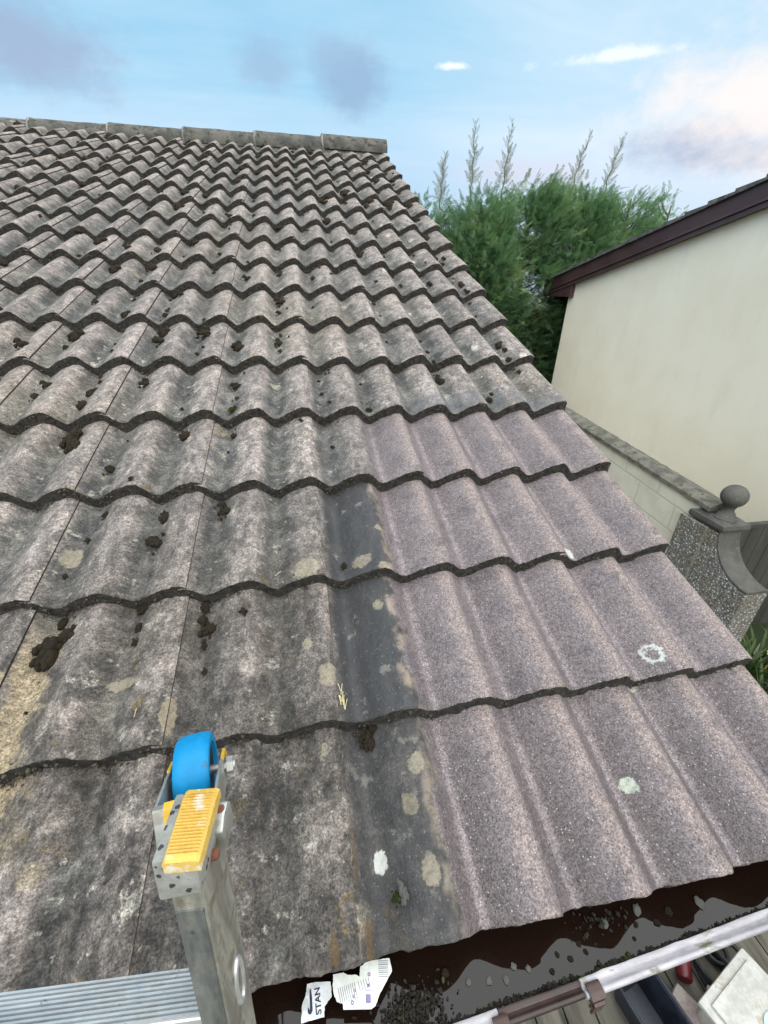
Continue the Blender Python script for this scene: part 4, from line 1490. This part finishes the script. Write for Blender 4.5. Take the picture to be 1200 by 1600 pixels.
# coping, with chipped edges
g = BM()
rows = []
for yy in np.linspace(2.26, 9.0, 240):
    n1 = mnoise.noise(Vector((yy * 14, 1, 0))) * 0.006 + mnoise.noise(Vector((yy * 45, 1, 0))) * 0.004
    n2 = mnoise.noise(Vector((yy * 14, 7, 0))) * 0.006 + mnoise.noise(Vector((yy * 45, 7, 0))) * 0.004
    z = zc(yy)
    rows.append([g.b.verts.new((WX0 - 0.012 + n1, yy, z - 0.066 + n2)), g.b.verts.new((WX0 - 0.010 + n1, yy, z - 0.036 + n2)), g.b.verts.new((WX0 + 0.03 + n2, yy, z - 0.018 + n1)), g.b.verts.new((WX0 + 0.10, yy, z + n1)), g.b.verts.new((WX1 - 0.02, yy, z - 0.02 + n2)), g.b.verts.new((WX1 + 0.012, yy, z - 0.045)), g.b.verts.new((WX1 + 0.012, yy, z - 0.084))])
for a, c in zip(rows, rows[1:]):
    for k in range(7):
        g.b.faces.new((a[k], a[(k + 1) % 7], c[(k + 1) % 7], c[k]))
g.b.faces.new(rows[0])
g.b.faces.new(rows[-1][::-1])
bpart(g.build('coping', M_cop, smooth=True, sharp=30), bw)

pier = empty('gate_pier', (2.3, 2.1, GZ), 'pebbledashed gate pier with swept concrete top and a ball finial', 'gate pier')
# body with the swept top: side outline in (y, z)
sw = []
for i in range(13):
    a = math.pi / 2 * i / 12
    sw.append((2.12 - 0.37 * (1 - math.cos(a)), -0.80 - 0.335 * math.sin(a)))
body = [(2.44, GZ - 0.01), (2.44, -0.815), (2.12, -0.815)] + sw[1:] + [(1.75, GZ - 0.01)]
g = BM()
g.prism([(WX0 - 0.01, y, z - 0.012) for y, z in body], (WX1 - WX0 + 0.005, 0, 0))
bpart(g.build('pier_body', M_dash), pier)
g = BM()
g.prism([(WX0 - 0.045, 2.20, GZ), (WX0 - 0.045, 2.45, GZ), (WX0 - 0.045, 2.45, -0.82), (WX0 - 0.045, 2.20, -0.82)], (0.034, 0, 0))
bpart(g.build('pier_face', M_dash), pier)
# swept coping strip
g = BM()
rows = []
sw2 = [(2.125, -0.765)] + [(y, z) for y, z in sw] 
for i, (y, z) in enumerate(sw):
    a = math.pi / 2 * i / 12
    ny, nz = -math.cos(a), math.sin(a)
    nn = mnoise.noise(Vector((i * 1.7, 0, 0))) * 0.003
    o_ = 0.012
    rows.append([g.b.verts.new((WX0 - 0.006 + nn, y + 0.0, z)), g.b.verts.new((WX0 - 0.004 + nn, y + ny * o_, z + nz * o_)), g.b.verts.new((WX1 - 0.004, y + ny * o_, z + nz * o_)), g.b.verts.new((WX1 - 0.002, y, z))])
for a, c in zip(rows, rows[1:]):
    for k in range(4):
        g.b.faces.new((a[k], a[(k + 1) % 4], c[(k + 1) % 4], c[k]))
g.b.faces.new(rows[0])
g.b.faces.new(rows[-1][::-1])
bpart(g.build('swept_coping', M_capp, smooth=True, sharp=50), pier)
# cap stone and ball
BC = Vector((2.285, 2.19, -0.545))
g = BM()
zc0 = -0.785
ring = lambda hx, hy, z: [(2.30 - hx, 2.245 - hy, z), (2.30 + hx, 2.245 - hy, z), (2.30 + hx, 2.245 + hy, z), (2.30 - hx, 2.245 + hy, z)]
secs = [ring(0.118, 0.155, zc0 - 0.02), ring(0.125, 0.165, zc0), ring(0.122, 0.160, zc0 + 0.03), ring(0.075, 0.09, zc0 + 0.062)]
vr = [[g.b.verts.new(p) for p in q] for q in secs]
for a, c in zip(vr, vr[1:]):
    for k in range(4):
        g.b.faces.new((a[k], a[(k + 1) % 4], c[(k + 1) % 4], c[k]))
g.b.faces.new(vr[0])
g.b.faces.new(vr[-1])
bpart(g.build('cap_stone', M_capp), pier)
g = BM()
pr = [(0.080, -0.205), (0.080, -0.180), (0.066, -0.170), (0.056, -0.145), (0.040, -0.125), (0.036, -0.105)]
for i in range(1, 17):
    a = -math.pi / 2 + 0.40 + (math.pi - 0.40) * i / 16
    pr.append((0.090 * math.cos(a), 0.088 * math.sin(a)))
pr[-1] = (0, 0.088)
g.lathe(pr, BC, (0, 0, 1), 40)
bpart(g.build('ball_finial', M_capp, smooth=True, sharp=35), pier)

# dark boarded gate beside the pier
gate = empty('boarded_gate', (3.1, 2.24, GZ), 'dark grey vertical board gate between the pier and the cream house', 'gate')
M_gate = rough_mat('dark_gate_paint', (0.036, 0.033, 0.028), (0.060, 0.055, 0.046), 7, 0.65, 0.2, 0.002, stretch=(1, 1, 0.3))
g = BM()
x = WX1 + 0.012
while x < 3.93:
    g.box((x, 2.225, GZ + 0.35), (x + 0.118, 2.247, -0.875), bevel=0.003)
    x += 0.1235
bpart(g.build('boards', M_gate), gate)
g = BM()
g.box((WX1 + 0.010, 2.215, -0.873), (3.95, 2.26, -0.838), bevel=0.004)
bpart(g.build('top_rail', M_gate), gate)

# ------------------------------------------------------------------ neighbouring house
NX = 4.0
nb_ = empty('cream_house', (6.0, 3.0, GZ), 'cream rendered neighbouring house with dark brown bargeboard along its sloping roof', 'house')
# roof edge line on the gable plane
ze = lambda yy: 0.778 + (8.52 - yy) * 0.214            # underside of bargeboard
YA = 1.0
zr2 = lambda yy: ze(yy) if yy >= YA else ze(2 * YA - yy)
YE = 7.77
g = BM()
g.prism([(NX, YE, GZ - 0.01), (NX, 2 * YA - YE, GZ - 0.01), (NX, 2 * YA - YE, ze(YE) + 0.02), (NX, YA, ze(YA) + 0.02), (NX, YE, ze(YE) + 0.02)], (0.28, 0, 0))
bpart(g.build('gable_wall', M_cream), nb_)
g = BM()
g.box((NX + 0.281, YE - 0.25, GZ - 0.01), (12.0, YE, ze(YE)))
bpart(g.build('eave_wall', M_cream), nb_)
M_barge = rough_mat('brown_bargeboard', (0.046, 0.020, 0.022), (0.064, 0.030, 0.031), 4, 0.42, 0.1, 0.001)
M_barge2 = rough_mat('brown_trim', (0.056, 0.028, 0.030), (0.082, 0.044, 0.044), 4, 0.4, 0.1, 0.001)
YB = 8.52
for (nm, x0, x1, lo, hi, mt) in [('bargeboard', NX - 0.11, NX - 0.085, 0.02, 0.205, M_barge), ('barge_trim', NX - 0.098, NX - 0.075, -0.035, 0.018, M_barge2), ('barge_bead', NX - 0.122, NX - 0.111, 0.020, 0.045, M_barge2), ('soffit', NX - 0.074, NX + 0.001, -0.022, -0.006, M_barge)]:
    g = BM()
    for y0, y1 in ((YA, YB), (YA, 2 * YA - YB)):
        g.prism([(x0, y0, zr2(y0) + lo), (x0, y1, zr2(y1) + lo), (x0, y1, zr2(y1) + hi), (x0, y0, zr2(y0) + hi)], (x1 - x0, 0, 0))
    bpart(g.build(nm, mt), nb_)
# boxed eave end
g = BM()
g.prism([(NX - 0.083, YB - 0.01, ze(YB) - 0.035), (NX - 0.083, 7.62, ze(YB) - 0.035), (NX - 0.083, 7.62, ze(7.62) - 0.036), (NX - 0.083, YB - 0.01, ze(YB) + 0.1)], (0.081, 0, 0))
bpart(g.build('eave_box', M_barge), nb_)
g = BM()
g.box((NX + 0.001, YB - 0.03, ze(YB) - 0.035), (12, YB - 0.01, ze(YB) + 0.15))
bpart(g.build('eave_fascia', M_barge), nb_)
# its roof: rows of tiles stepping along the verge
M_nroof = rough_mat('neighbour_roof_tiles', (0.05, 0.047, 0.046), (0.125, 0.118, 0.112), 7, 0.9, 0.7, 0.008, c3=(0.20, 0.19, 0.17), s3=22)
g = BM()
step = 0.32
yy = YB + 0.05
while yy > YA:
    y2 = yy - step
    hump = random.uniform(-0.006, 0.006)
    for sg in (0, 1):
        ya, yb = (yy, y2 - 0.05) if not sg else (2 * YA - yy, 2 * YA - y2 + 0.05)
        za, zb = zr2(yy) + 0.208, zr2(max(y2 - 0.05, YA)) + 0.208
        g.prism([(NX - 0.145 + hump, ya, za), (NX - 0.145 + hump, yb, zb), (NX - 0.145 + hump, yb, zb + 0.025), (NX - 0.145 + hump, ya, za + 0.055)], (8.1, 0, 0))
    yy = y2
bpart(g.build('roof', M_nroof), nb_)

# dark shed wall behind the corner of the house
shed = empty('timber_shed', (4.6, 9.0, GZ), 'dark brown boarded shed in the shade behind the corner of the cream house', 'shed')
M_shed = rough_mat('dark_shed_boards', (0.020, 0.013, 0.010), (0.036, 0.024, 0.018), 5, 0.8, 0.3, 0.003, stretch=(0.2, 1, 1))
g = BM()
z = GZ
while z < 0.35:
    g.box((2.7, 8.58 + random.uniform(-.004, .004), z), (6.5, 8.62, z + 0.137), bevel=0.004)
    z += 0.142
bpart(g.build('boards', M_shed), shed)
g = BM()
g.box((2.6, 8.50, 0.36), (6.6, 9.6, 0.40))
bpart(g.build('shed_roof', M_shed), shed)


# ------------------------------------------------------------------ conifers
def mat_leaf(name, c1, c2, c3):
    m, nt, b = new_mat(name)
    at = nt.attr('lr', 'Fac')
    P = nt.obj()
    n = nt.noise(P, 1.6, 4, 0.6)
    col = nt.mix(at, c1, c2)
    col = nt.mix(nt.sstep(n, 0.48, 0.68, 0, 0.8), col, c3)
    nt.put(b.inputs['Base Color'], col)
    b.inputs['Roughness'].default_value = 0.7
    b.inputs['Specular IOR Level'].default_value = 0.25
    tr = nt.add('ShaderNodeBsdfTranslucent')
    nt.put(tr.inputs[0], nt.mix(0.5, col, (0.06, 0.12, 0.02)))
    mx = nt.add('ShaderNodeMixShader')
    mx.inputs[0].default_value = 0.36
    nt.l.new(b.outputs[0], mx.inputs[1])
    nt.l.new(tr.outputs[0], mx.inputs[2])
    nt.l.new(mx.outputs[0], m.node_tree.nodes['Material Output'].inputs[0])
    return m


M_leaf = mat_leaf('conifer_foliage', (0.055, 0.130, 0.066), (0.19, 0.325, 0.150), (0.26, 0.36, 0.14))
M_lead = mat_leaf('conifer_leader', (0.17, 0.18, 0.145), (0.28, 0.275, 0.245), (0.22, 0.235, 0.175))
M_bark = rough_mat('conifer_bark', (0.035, 0.025, 0.018), (0.07, 0.05, 0.035), 12, 0.95, 0.7, 0.01, stretch=(1, 1, 0.2))


def frond(seed, L=0.34, n=11):
    """flat feathery spray: quads (N,4,3), along +X, lying in XY, drooping"""
    rd = np.random.default_rng(seed)
    Q = []
    def leaf(p, d, l, wd):
        d = d / np.linalg.norm(d)
        s = np.array([-d[1], d[0], 0.0])
        s = s / max(np.linalg.norm(s), 1e-6) * wd
        tip = p + d * l + np.array([0, 0, -0.06 * l])
        Q.append([p - s * 0.6, p + s * 0.6, tip + s * 0.25, tip - s * 0.25])
        mid_ = p + d * l * 0.45
        for sg in (-1, 1):
            dd = d * 0.75 + sg * np.array([-d[1], d[0], 0]) * 0.65
            tt = mid_ + dd * l * 0.42
            s2 = np.array([-dd[1], dd[0], 0]) * wd * 0.5
            Q.append([mid_ - s2, mid_ + s2, tt + s2 * 0.4, tt - s2 * 0.4])
    for i in range(n):
        t = (i + 0.6) / n
        p = np.array([t * L, 0, -0.10 * L * t * t])
        for sg in (-1, 1):
            a = math.radians(rd.uniform(32, 52)) * sg
            l = L * 0.40 * (1 - t * 0.72) * rd.uniform(0.7, 1.15)
            leaf(p, np.array([math.cos(a), math.sin(a), rd.uniform(-0.18, 0.18)]), l, 0.0072)
    leaf(np.array([L * 0.9, 0, -0.09 * L]), np.array([1, 0, -0.1]), L * 0.22, 0.007)
    Q.append([np.array([0, -.003, 0]), np.array([0, .003, 0]), np.array([L, .002, -0.1 * L]), np.array([L, -.002, -0.1 * L])])
    return np.array(Q)


FR = [frond(i, 0.26 + 0.03 * i, 9 + i % 3) for i in range(5)]


def scatter(name, pos, dirs, ups, scale, val, mat, parent):
    """fronds -> one mesh"""
    parts, vals = [], []
    idx = rng.integers(0, len(FR), len(pos))
    for j in range(len(FR)):
        sel = np.where(idx == j)[0]
        if not len(sel):
            continue
        q = FR[j].reshape(-1, 3)
        X = dirs[sel] / np.linalg.norm(dirs[sel], axis=1, keepdims=True)
        Z = ups[sel] - X * np.sum(ups[sel] * X, 1, keepdims=True)
        Z /= np.linalg.norm(Z, axis=1, keepdims=True)
        Y = np.cross(Z, X)
        sc_ = scale[sel][:, None, None]
        P = pos[sel][:, None, :] + sc_ * (q[None, :, 0:1] * X[:, None] + q[None, :, 1:2] * Y[:, None] + q[None, :, 2:3] * Z[:, None])
        parts.append(P.reshape(-1, 3))
        vals.append(np.repeat(val[sel], len(q)))
    V = np.concatenate(parts).astype(np.float32)
    A = np.concatenate(vals).astype(np.float32)
    n = len(V) // 4
    me = D.meshes.new(name)
    me.vertices.add(len(V))
    me.vertices.foreach_set('co', V.ravel())
    me.loops.add(4 * n)
    me.loops.foreach_set('vertex_index', np.arange(4 * n, dtype=np.int32))
    me.polygons.add(n)
    me.polygons.foreach_set('loop_start', np.arange(0, 4 * n, 4, dtype=np.int32))
    me.update(calc_edges=True)
    a = me.attributes.new('lr', 'FLOAT', 'POINT')
    a.data.foreach_set('value', A)
    me.materials.append(mat)
    return link(D.objects.new(name, me), parent)


def conifer(x, y, top, rad, label, nfr, leaders, z0=-1.6):
    root = empty('conifer_tree', (x, y, GZ), label, 'tree', 'conifers growing behind the two roofs')
    H = top - GZ
    # clumps: limb tips spread over the crown
    nc = 150
    cz = rng.uniform(0.10, 1.0, nc) ** 0.85
    ca = rng.uniform(0, 2 * np.pi, nc)
    prof_r = rad * np.clip(1.02 - cz ** 3.2 * 0.62, 0.15, 1) * rng.uniform(0.72, 1.12, nc)
    cl = np.stack([np.cos(ca) * prof_r, np.sin(ca) * prof_r, cz * (H - 0.20) + rng.normal(0, 0.10, nc)], 1)
    ctone = rng.uniform(0, 1, nc)
    ci = rng.integers(0, nc, nfr)
    base = cl[ci]
    off = rng.normal(0, 1, (nfr, 3)) * np.array([0.17, 0.17, 0.14])
    pos = base + off
    rr = np.hypot(pos[:, 0], pos[:, 1])
    out = np.stack([pos[:, 0] / (rr + 1e-6), pos[:, 1] / (rr + 1e-6), np.zeros(nfr)], 1)
    h = pos[:, 2] / H
    dirs = out * (1.0 - 0.55 * np.clip(h - 0.6, 0, 1))[:, None] + np.array([0, 0, 1]) * (0.35 + 0.9 * np.clip(h - 0.5, 0, 0.6))[:, None] + rng.normal(0, 0.42, (nfr, 3))
    ups = np.array([0, 0, 1.0]) + rng.normal(0, 0.45, (nfr, 3)) - out * 0.35
    scl = rng.uniform(0.34, 0.76, nfr)
    val = np.clip(ctone[ci] * 0.55 + rng.uniform(0, 0.5, nfr) + 0.1 * (h - 0.5), 0, 1)
    scatter('crown', pos, dirs, ups, scl, val, M_leaf, root)
    g = BM()
    g.tube([(0, 0, 0), (0.02, 0.01, H * 0.4), (0.0, 0.02, H * 0.75), (0.01, 0, H * 0.98)], [0.14, 0.10, 0.055, 0.012], 10)
    for i in range(40):
        a = random.uniform(0, 6.28)
        zz_ = random.uniform(0.15, 0.95) * H
        L_ = rad * 0.85 * min(1, 1.3 - zz_ / H)
        g.tube([(0, 0, zz_), (math.cos(a) * L_ * 0.5, math.sin(a) * L_ * 0.5, zz_ + 0.12), (math.cos(a) * L_, math.sin(a) * L_, zz_ + 0.32)], [0.022, 0.014, 0.005], 6)
    g.build('trunk', M_bark, root)
    for (lx, ly, lz0, lz1, bend) in leaders:
        # leader shoot: a thin stem with short feathery twigs
        n_ = 15
        pp, dd, uu, ss = [], [], [], []
        st_ = []
        for i in range(n_ + 1):
            t = i / n_
            st_.append(np.array([lx - x + bend * t * t + 0.015 * math.sin(i * 1.3 + lx), ly - y, lz0 + (lz1 - lz0) * t - GZ]))
        for i in range(3, n_ + 1):
            t = i / n_
            for q in range(2):
                a = i * 1.9 + q * math.pi + random.uniform(-.5, .5)
                pp.append(st_[i])
                dd.append([math.cos(a) * 0.8, math.sin(a) * 0.5, random.uniform(0.55, 1.0) + 0.5 * t])
                uu.append([random.uniform(-.4, .4), -1.0, 0.3])
                ss.append((0.72 * (1.05 - t) + 0.22) * random.uniform(0.7, 1.1))
        o = scatter('leader_shoot', np.array(pp), np.array(dd, float), np.array(uu, float), np.array(ss), rng.uniform(0.2, 1, len(pp)), M_lead, root)
        g = BM()
        g.tube([Vector(s) for s in st_], [0.013 * (1 - 0.7 * i / n_) for i in range(n_ + 1)], 6)
        g.build('leader_stem', M_lead, o)
    return root


conifer(1.55, 9.1, 2.25, 0.75, 'low feathery conifer just behind the roof verge, leftmost of the conifers', 7000, [(1.80, 9.0, 2.1, 2.90, 0.03)])
conifer(2.55, 8.9, 2.36, 0.95, 'conifer with two tall thin leader shoots, second from the roof verge', 13000, [(2.34, 8.9, 2.3, 3.32, -0.05), (2.94, 8.9, 2.3, 3.40, 0.03)])
conifer(3.75, 9.3, 2.58, 1.0, 'broad dense conifer in the middle of the row, with no tall shoot', 14000, [])
conifer(5.0, 9.5, 2.68, 1.0, 'conifer with two leaning leader shoots, above the bargeboard end', 12500, [(4.50, 9.2, 2.5, 3.42, 0.18), (5.20, 9.2, 2.5, 3.46, 0.20)])
conifer(6.25, 9.8, 2.72, 1.0, 'conifer whose round top rises over the middle of the brown bargeboard', 9000, [])
conifer(7.5, 10.1, 2.70, 1.0, 'rightmost conifer, mostly hidden behind the cream house roof', 2600, [])

# ------------------------------------------------------------------ things on the deck below the gutter
DZ = GZ + 0.022
M_white = rough_mat('grubby_white_plastic', (0.40, 0.38, 0.345), (0.54, 0.52, 0.48), 9, 0.45, 0.15, 0.002, c3=(0.40, 0.35, 0.28), s3=14)
M_cyan = rough_mat('pale_blue_plastic', (0.42, 0.70, 0.78), (0.50, 0.76, 0.84), 9, 0.4, 0)
box_r = Matrix.Translation((0.97, 0.06, DZ)) @ Matrix.Rotation(R_(18), 4, 'Z')
bx = empty('storage_box', (0.97, 0.06, DZ), 'grubby white plastic box with a pale blue disc on its lid', 'plastic box')
g = BM()
g.box((-0.18, -0.19, 0.0), (0.18, 0.19, 0.20), box_r, bevel=0.03)
bpart(g.build('tub', M_white, smooth=True), bx)
g = BM()
g.box((-0.20, -0.21, 0.175), (0.20, 0.21, 0.205), box_r, bevel=0.012)
g.box((-0.165, -0.175, 0.20), (0.165, 0.175, 0.222), box_r, bevel=0.010)
bpart(g.build('lid', M_white, smooth=True), bx)
g = BM()
g.lathe([(0, 0.226), (0.062, 0.226), (0.062, 0.230), (0, 0.231)], box_r @ Vector((0.02, -0.02, 0)), (0, 0, 1), 32)
bpart(g.build('disc', M_cyan, smooth=True), bx)
M_slab = rough_mat('dusty_pink_brick', (0.19, 0.145, 0.13), (0.29, 0.24, 0.22), 14, 0.9, 0.5, 0.004)
g = BM()
g.box((-0.07, -0.11, 0), (0.07, 0.11, 0.065), Matrix.Translation((0.735, 0.165, DZ)) @ Matrix.Rotation(R_(28), 4, 'Z'), bevel=0.009)
tag(g.build('stone_block', M_slab, smooth=True), 'dusty pinkish brown block lying beside the white box', 'block')
M_navy = rough_mat('navy_black_plastic', (0.006, 0.008, 0.014), (0.016, 0.020, 0.032), 9, 0.45, 0.3, 0.004)
tr = empty('plastic_trough', (0.64, 0.10, DZ), 'empty navy black plastic trough standing below the gutter', 'trough')
mt = Matrix.Translation((0.53, 0.16, DZ)) @ Matrix.Rotation(R_(12), 4, 'Z') @ Matrix.Diagonal((0.75, 0.85, 0.8, 1))
g = BM()
lo_, hi_ = [(-0.10, -0.26), (0.10, -0.26), (0.10, 0.20), (-0.10, 0.20)], [(-0.135, -0.30), (0.135, -0.30), (0.135, 0.24), (-0.135, 0.24)]
rings = [[mt @ Vector((x, y, 0)) for x, y in lo_], [mt @ Vector((x, y, 0.22)) for x, y in hi_], [mt @ Vector((x * 0.93, y * 0.96, 0.22)) for x, y in hi_], [mt @ Vector((x * 0.95, y * 0.97, 0.02)) for x, y in lo_]]
vr = [[g.b.verts.new(p) for p in q] for q in rings]
for a, c in zip(vr, vr[1:]):
    for k in range(4):
        g.b.faces.new((a[k], a[(k + 1) % 4], c[(k + 1) % 4], c[k]))
g.b.faces.new(vr[0])
g.b.faces.new(vr[-1])
bpart(g.build('tub', M_navy), tr)
g = BM()
g.tube([mt @ Vector(p) for p in ((-0.14, -0.305, 0.222), (0.14, -0.305, 0.222), (0.14, 0.245, 0.222), (-0.14, 0.245, 0.222), (-0.14, -0.305, 0.222))], 0.009, 8)
bpart(g.build('rim', M_navy, smooth=True), tr)
# black hose coil with pale fittings, cable, red can
hs = empty('hose_coil', (1.0, 0.30, DZ), 'coil of black hose on the decking behind the pink block', 'hose')
pts = []
for i in range(140):
    a = i * 2 * math.pi / 32
    r = 0.085 + 0.008 * math.sin(i * 0.37)
    pts.append((0.985 + r * math.cos(a) * 0.9, 0.315 + r * math.sin(a), DZ + 0.012 + 0.012 * (i / 32) + 0.004 * math.sin(i * 1.3)))
g = BM()
g.tube(pts, 0.010, 8)
g.tube([(1.06 + 0.055 * math.cos(i * 0.35), 0.37 + 0.06 * math.sin(i * 0.35), DZ + 0.012 + 0.0006 * i) for i in range(50)], 0.010, 8)
bpart(g.build('coil', M_black, smooth=True), hs)
M_tan = rough_mat('pale_tan_fitting', (0.30, 0.26, 0.22), (0.46, 0.41, 0.36), 30, 0.6, 0.2)
for (x, y) in ((0.915, 0.245), (1.0, 0.235)):
    g = BM()
    g.lathe([(0, 0), (0.018, 0), (0.020, 0.006), (0.020, 0.03), (0.012, 0.036), (0.012, 0.05), (0, 0.052)], (x, y, DZ), (0, 0, 1), 16)
    o = bpart(g.build('fitting', M_tan, smooth=True), hs)
M_red = rough_mat('red_plastic', (0.075, 0.005, 0.008), (0.12, 0.009, 0.014), 12, 0.4, 0.1)
can = empty('red_bottle', (0.845, 0.36, DZ), 'small red plastic bottle lying between the trough and the hose', 'bottle')
g = BM()
g.lathe([(0, -0.07), (0.03, -0.07), (0.036, -0.062), (0.036, 0.03), (0.028, 0.05), (0.013, 0.06), (0.013, 0.075), (0, 0.075)], (0.845, 0.355, DZ + 0.037), (0.6, 0.8, 0), 20)
bpart(g.build('body', M_red, smooth=True), can)
g = BM()
g.lathe([(0, 0.074), (0.016, 0.074), (0.016, 0.094), (0, 0.095)], (0.845, 0.355, DZ + 0.037), (0.6, 0.8, 0), 16)
bpart(g.build('cap', M_tan, smooth=True), can)
g = BM()
g.tube([(1.0, 0.62, DZ + 0.008), (1.12, 0.44, DZ + 0.01), (1.19, 0.37, DZ + 0.008), (1.225, 0.28, DZ + 0.01), (1.27, 0.15, DZ + 0.008), (1.40, -0.05, DZ + 0.008), (1.5, -0.4, DZ + 0.008)], 0.011, 8)
tag(g.build('black_cable', M_black, smooth=True), 'thick black cable trailing across the decking past the white box', 'cable')

# planting by the gate: long leaves, yellow flower
pl = empty('yellow_flower_plant', (3.15, 1.98, GZ), 'leafy plant with a yellow flower beside the washed roof corner', 'plant')
M_lf = rough_mat('plant_leaf', (0.03, 0.06, 0.012), (0.07, 0.11, 0.025), 12, 0.6, 0.1)
M_lf2 = rough_mat('variegated_leaf', (0.16, 0.22, 0.10), (0.36, 0.40, 0.24), 18, 0.6, 0.1)
M_fl = rough_mat('yellow_petal', (0.78, 0.62, 0.01), (0.85, 0.72, 0.02), 20, 0.6, 0)


def blades(g, base, n, L, wd, seed, spread=0.9):
    rd = random.Random(seed)
    for i in range(n):
        a = rd.uniform(0, 6.28)
        l = L * rd.uniform(0.6, 1.15)
        tilt = rd.uniform(0.25, spread)
        s = Vector((-math.sin(a), math.cos(a), 0))
        prev = None
        for q in range(6):
            t = q / 5
            p = Vector(base) + Vector((math.cos(a) * l * t * tilt, math.sin(a) * l * t * tilt, l * (t - 0.45 * tilt * t * t)))
            w_ = wd * math.sin(math.pi * (0.12 + 0.85 * t)) * 0.5
            e = (g.b.verts.new(p - s * w_), g.b.verts.new(p + Vector((0, 0, -w_ * 0.3))), g.b.verts.new(p + s * w_))
            if prev:
                g.b.faces.new((prev[0], prev[1], e[1], e[0]))
                g.b.faces.new((prev[1], prev[2], e[2], e[1]))
            prev = e


g = BM()
for i in range(9):
    blades(g, (3.15 + random.uniform(-.3, .3), 1.95 + random.uniform(-.3, .2), GZ), 26, 0.42, 0.028, i)
bpart(g.build('leaves', M_lf, smooth=True), pl)
g = BM()
blades(g, (3.17, 2.06, GZ + 0.02), 14, 0.30, 0.022, 50)
bpart(g.build('pale_leaves', M_lf2, smooth=True), pl)
g = BM()
for (fx, fy, fz) in ((3.05, 1.86, -2.02), (3.11, 1.80, -2.06)):
    for q in range(7):
        a = q * 2 * math.pi / 7
        c = Vector((fx, fy, fz))
        d_ = Vector((math.cos(a), math.sin(a), 0.35))
        s = Vector((-math.sin(a), math.cos(a), 0))
        g.b.faces.new([g.b.verts.new(p) for p in (c - s * 0.008, c + d_ * 0.035 - s * 0.02, c + d_ * 0.062, c + d_ * 0.035 + s * 0.02, c + s * 0.008)])
    g.tube([(fx, fy, fz), (fx + 0.02, fy + 0.03, GZ)], 0.004, 5)
bpart(g.build('flower', M_fl), pl)
# pale bucket by the gate foot
g = BM()
g.lathe([(0, 0.0), (0.13, 0.0), (0.165, 0.30), (0.172, 0.305), (0.172, 0.32), (0.155, 0.32), (0.122, 0.012), (0, 0.012)], (3.86, 2.02, GZ - 0.018), (0, 0, 1), 28)
tag(g.build('pale_bucket', rough_mat('pale_grey_plastic', (0.45, 0.47, 0.46), (0.55, 0.56, 0.55), 10, 0.5, 0.1), smooth=True), 'pale grey bucket on the ground in front of the dark gate', 'bucket')
